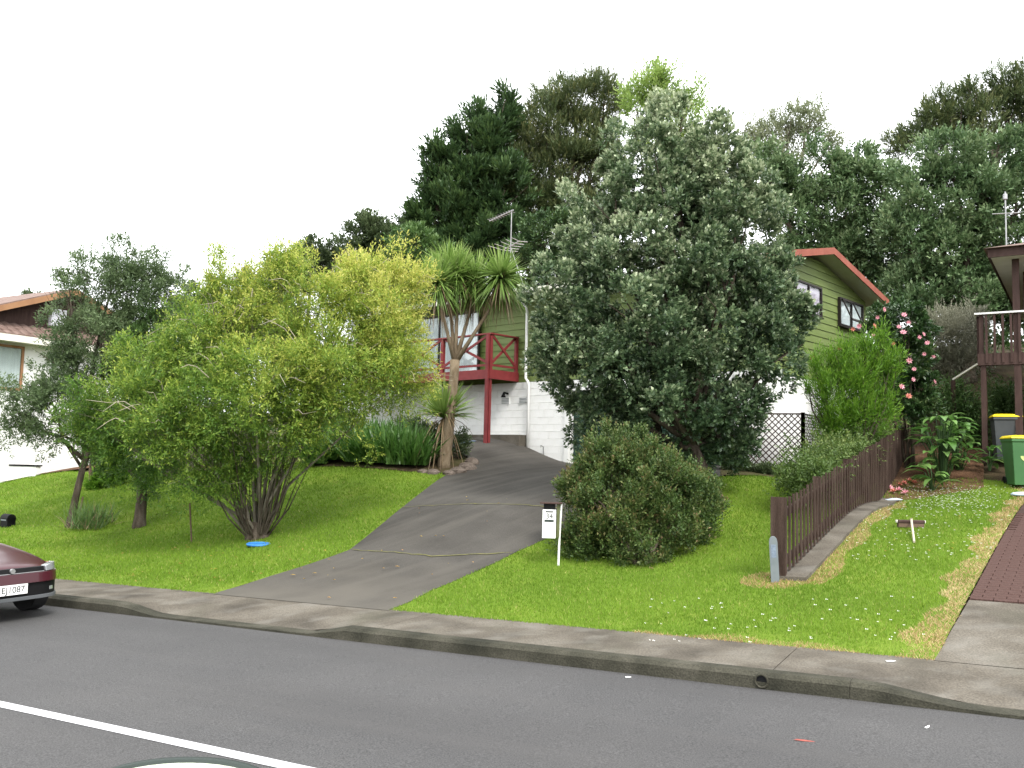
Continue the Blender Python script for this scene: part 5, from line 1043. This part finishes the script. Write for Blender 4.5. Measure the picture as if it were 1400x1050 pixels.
# ------------------------------------------------------------------ grass
def blades(poly, dens, hgt, wd, seed, fall=True):
    g = np.random.default_rng(seed); P = np.array([p[:2] for p in poly]); lo, hi = P.min(0), P.max(0); A = (hi-lo).prod()
    n = int(A*dens); x = g.uniform(lo[0], hi[0], n); y = g.uniform(lo[1], hi[1], n)
    r_ = np.hypot(x, y); k = inpoly(x, y, [tuple(p) for p in P]) & (y > 4) & (np.abs(x) < y*.68+1)
    if fall: k &= g.random(n) < np.minimum(1, (9.5/np.maximum(r_, 1))**1.7)
    x, y, r_ = x[k], y[k], r_[k]; return x, y, r_
def grass_mesh(name, x, y, r_, hgt, wd, mat, seed, label, cat, lean=.5):
    g = np.random.default_rng(seed); n = len(x); z = G(x, y)-.005; s = np.minimum(np.maximum(1, (r_/9.5)**.85), 2.2); a = g.uniform(0, 6.28, n)
    h = hgt*g.uniform(.5, 1.2, n)*(1+.25*(s-1)); w_ = wd*s*g.uniform(.7, 1.2, n); la = g.uniform(0, 6.28, n); ln = h*g.uniform(0, lean*2, n)
    B = np.c_[x, y, z]; W_ = np.c_[np.cos(a)*w_/2, np.sin(a)*w_/2, np.zeros(n)]; T = B+np.c_[np.cos(la)*ln, np.sin(la)*ln, h]
    V = np.stack([B-W_, B+W_, T], 1).reshape(-1, 3)
    pat = .5+.25*np.sin(x*1.3+1.7*np.sin(y*.9))+.25*np.sin(y*1.9+x*.6+1.3*np.sin(x*2.3))
    p2 = .5+.5*np.sin(x*.55+2.1*np.sin(y*.33+1)+1.2*np.sin(x*1.7+y*1.1)); t = np.clip(.30*pat+.16*p2+.44*g.random(n)+.1*(g.random(n) > .93), 0, 1); t[g.random(n) > .965] = .97
    return tag(npmesh(name, V, np.arange(3*n).reshape(-1, 3), mat, None, {'tint': t}), label, cat, kind='stuff')
x, y, r_ = blades(RL_LAWN, 3800, 0, 0, 201)
k = ~inpoly(x, y, st); x, y, r_ = x[k], y[k], r_[k]
# dry fringe along the footpath, the pavers and the fence strip
u_, v_ = UV(x, y); dry = (u_ < UL+.13+.10*np.sin(v_*2.2)+.06*np.sin(v_*7)) & (v_ > -3.4)
e1a = np.array(e1); de = (x-e1a[0])*dn[0]+(y-e1a[1])*dn[1]; de0 = (x-e0[0])*nrm(e1a-np.array(e0))[1]-(y-e0[1])*nrm(e1a-np.array(e0))[0]
dry |= (np.maximum(de, de0) > -.30-.07*np.sin(y*3.1)-.05*np.sin(y*9))
df = (x-f0[0])*fn[0]+(y-f0[1])*fn[1]; sf = (x-f0[0])*fd[0]+(y-f0[1])*fd[1]
dry |= (df > .28) & (df < .55+.06*np.sin(sf*3)) & (sf > -.2) & (sf < 8)
dry |= (np.hypot(x-f0[0]+.12, y-f0[1]+.05) < .42)
dry &= rng.random(len(x)) > .12
grass_mesh('grass', x[~dry], y[~dry], r_[~dry], .042, .010, L['grass'], 202, 'short mown green grass of the right lawn', 'grass')
grass_mesh('dry_grass', x[dry], y[dry], r_[dry], .035, .012, L['strawb'], 203, 'straw coloured dead grass fringe along paving and fence', 'dry grass', .9)
x, y, r_ = blades(LL_LAWN, 3000, 0, 0, 204); k = ~inpoly(x, y, BED2); x, y, r_ = x[k], y[k], r_[k]
grass_mesh('grass', x, y, r_, .045, .011, L['grass'], 205, 'short mown green grass of the left sloping lawn', 'grass')
# daisies
g = np.random.default_rng(9); P = []
for k in range(700):
    a = g.random(); x_, y_ = (g.normal(1300, 42), g.normal(682, 13)) if a < .72 else ((g.uniform(1150, 1360), g.uniform(690, 770)) if a < .9 else (g.uniform(880, 1270), g.uniform(820, 885)))
    if x_ > 1395-(y_-690)*.62 or x_ < 1205-(y_-690)*.9 and y_ < 770 or y_ < 665: continue
    P.append(gp(x_, y_, 6, 20)[:2])
P = np.array(P); V = []; f = []
for p in P:
    z = gz(*p)+g.uniform(.03, .055); o = len(V); r_ = g.uniform(.008, .015)
    V += [(p[0]+r_*math.cos(t), p[1]+r_*math.sin(t), z+.004*math.cos(t*3)) for t in np.linspace(0, 6.283, 7)[:-1]]; f.append(tuple(range(o, o+6)))
me = bpy.data.meshes.new('daisies'); me.from_pydata(V, [], f); me.materials.append(M['petal_white']); tag(link(bpy.data.objects.new('daisies', me)), 'tiny white daisies scattered over the right lawn', 'daisies', kind='stuff')
# fallen leaves
V = []; f = []
for k in range(90):
    a = g.random(); q = gp(g.uniform(150, 470), g.uniform(745, 800)) if a < .5 else (gp(g.uniform(440, 700), g.uniform(680, 830)) if a < .75 else gp(g.uniform(1180, 1340), g.uniform(655, 760)))
    s_ = g.uniform(.02, .045); t = g.uniform(0, 6.28); c_, d_ = math.cos(t), math.sin(t); o = len(V); z = gz(q[0], q[1])+.04
    V += [(q[0]-c_*s_, q[1]-d_*s_, z), (q[0]-d_*s_*.4, q[1]+c_*s_*.4, z+.01), (q[0]+c_*s_, q[1]+d_*s_, z+.005), (q[0]+d_*s_*.4, q[1]-c_*s_*.4, z+.01)]; f.append((o, o+1, o+2, o+3))
me = bpy.data.meshes.new('fallen_leaves'); me.from_pydata(V, [], f); me.materials.append(pm('fallen_leaf', [(.4, .3, .05), (.35, .14, .06)], 2)); tag(link(bpy.data.objects.new('fallen_leaves', me)), 'scattered small fallen leaves on the lawns and driveway', 'leaves', kind='stuff')
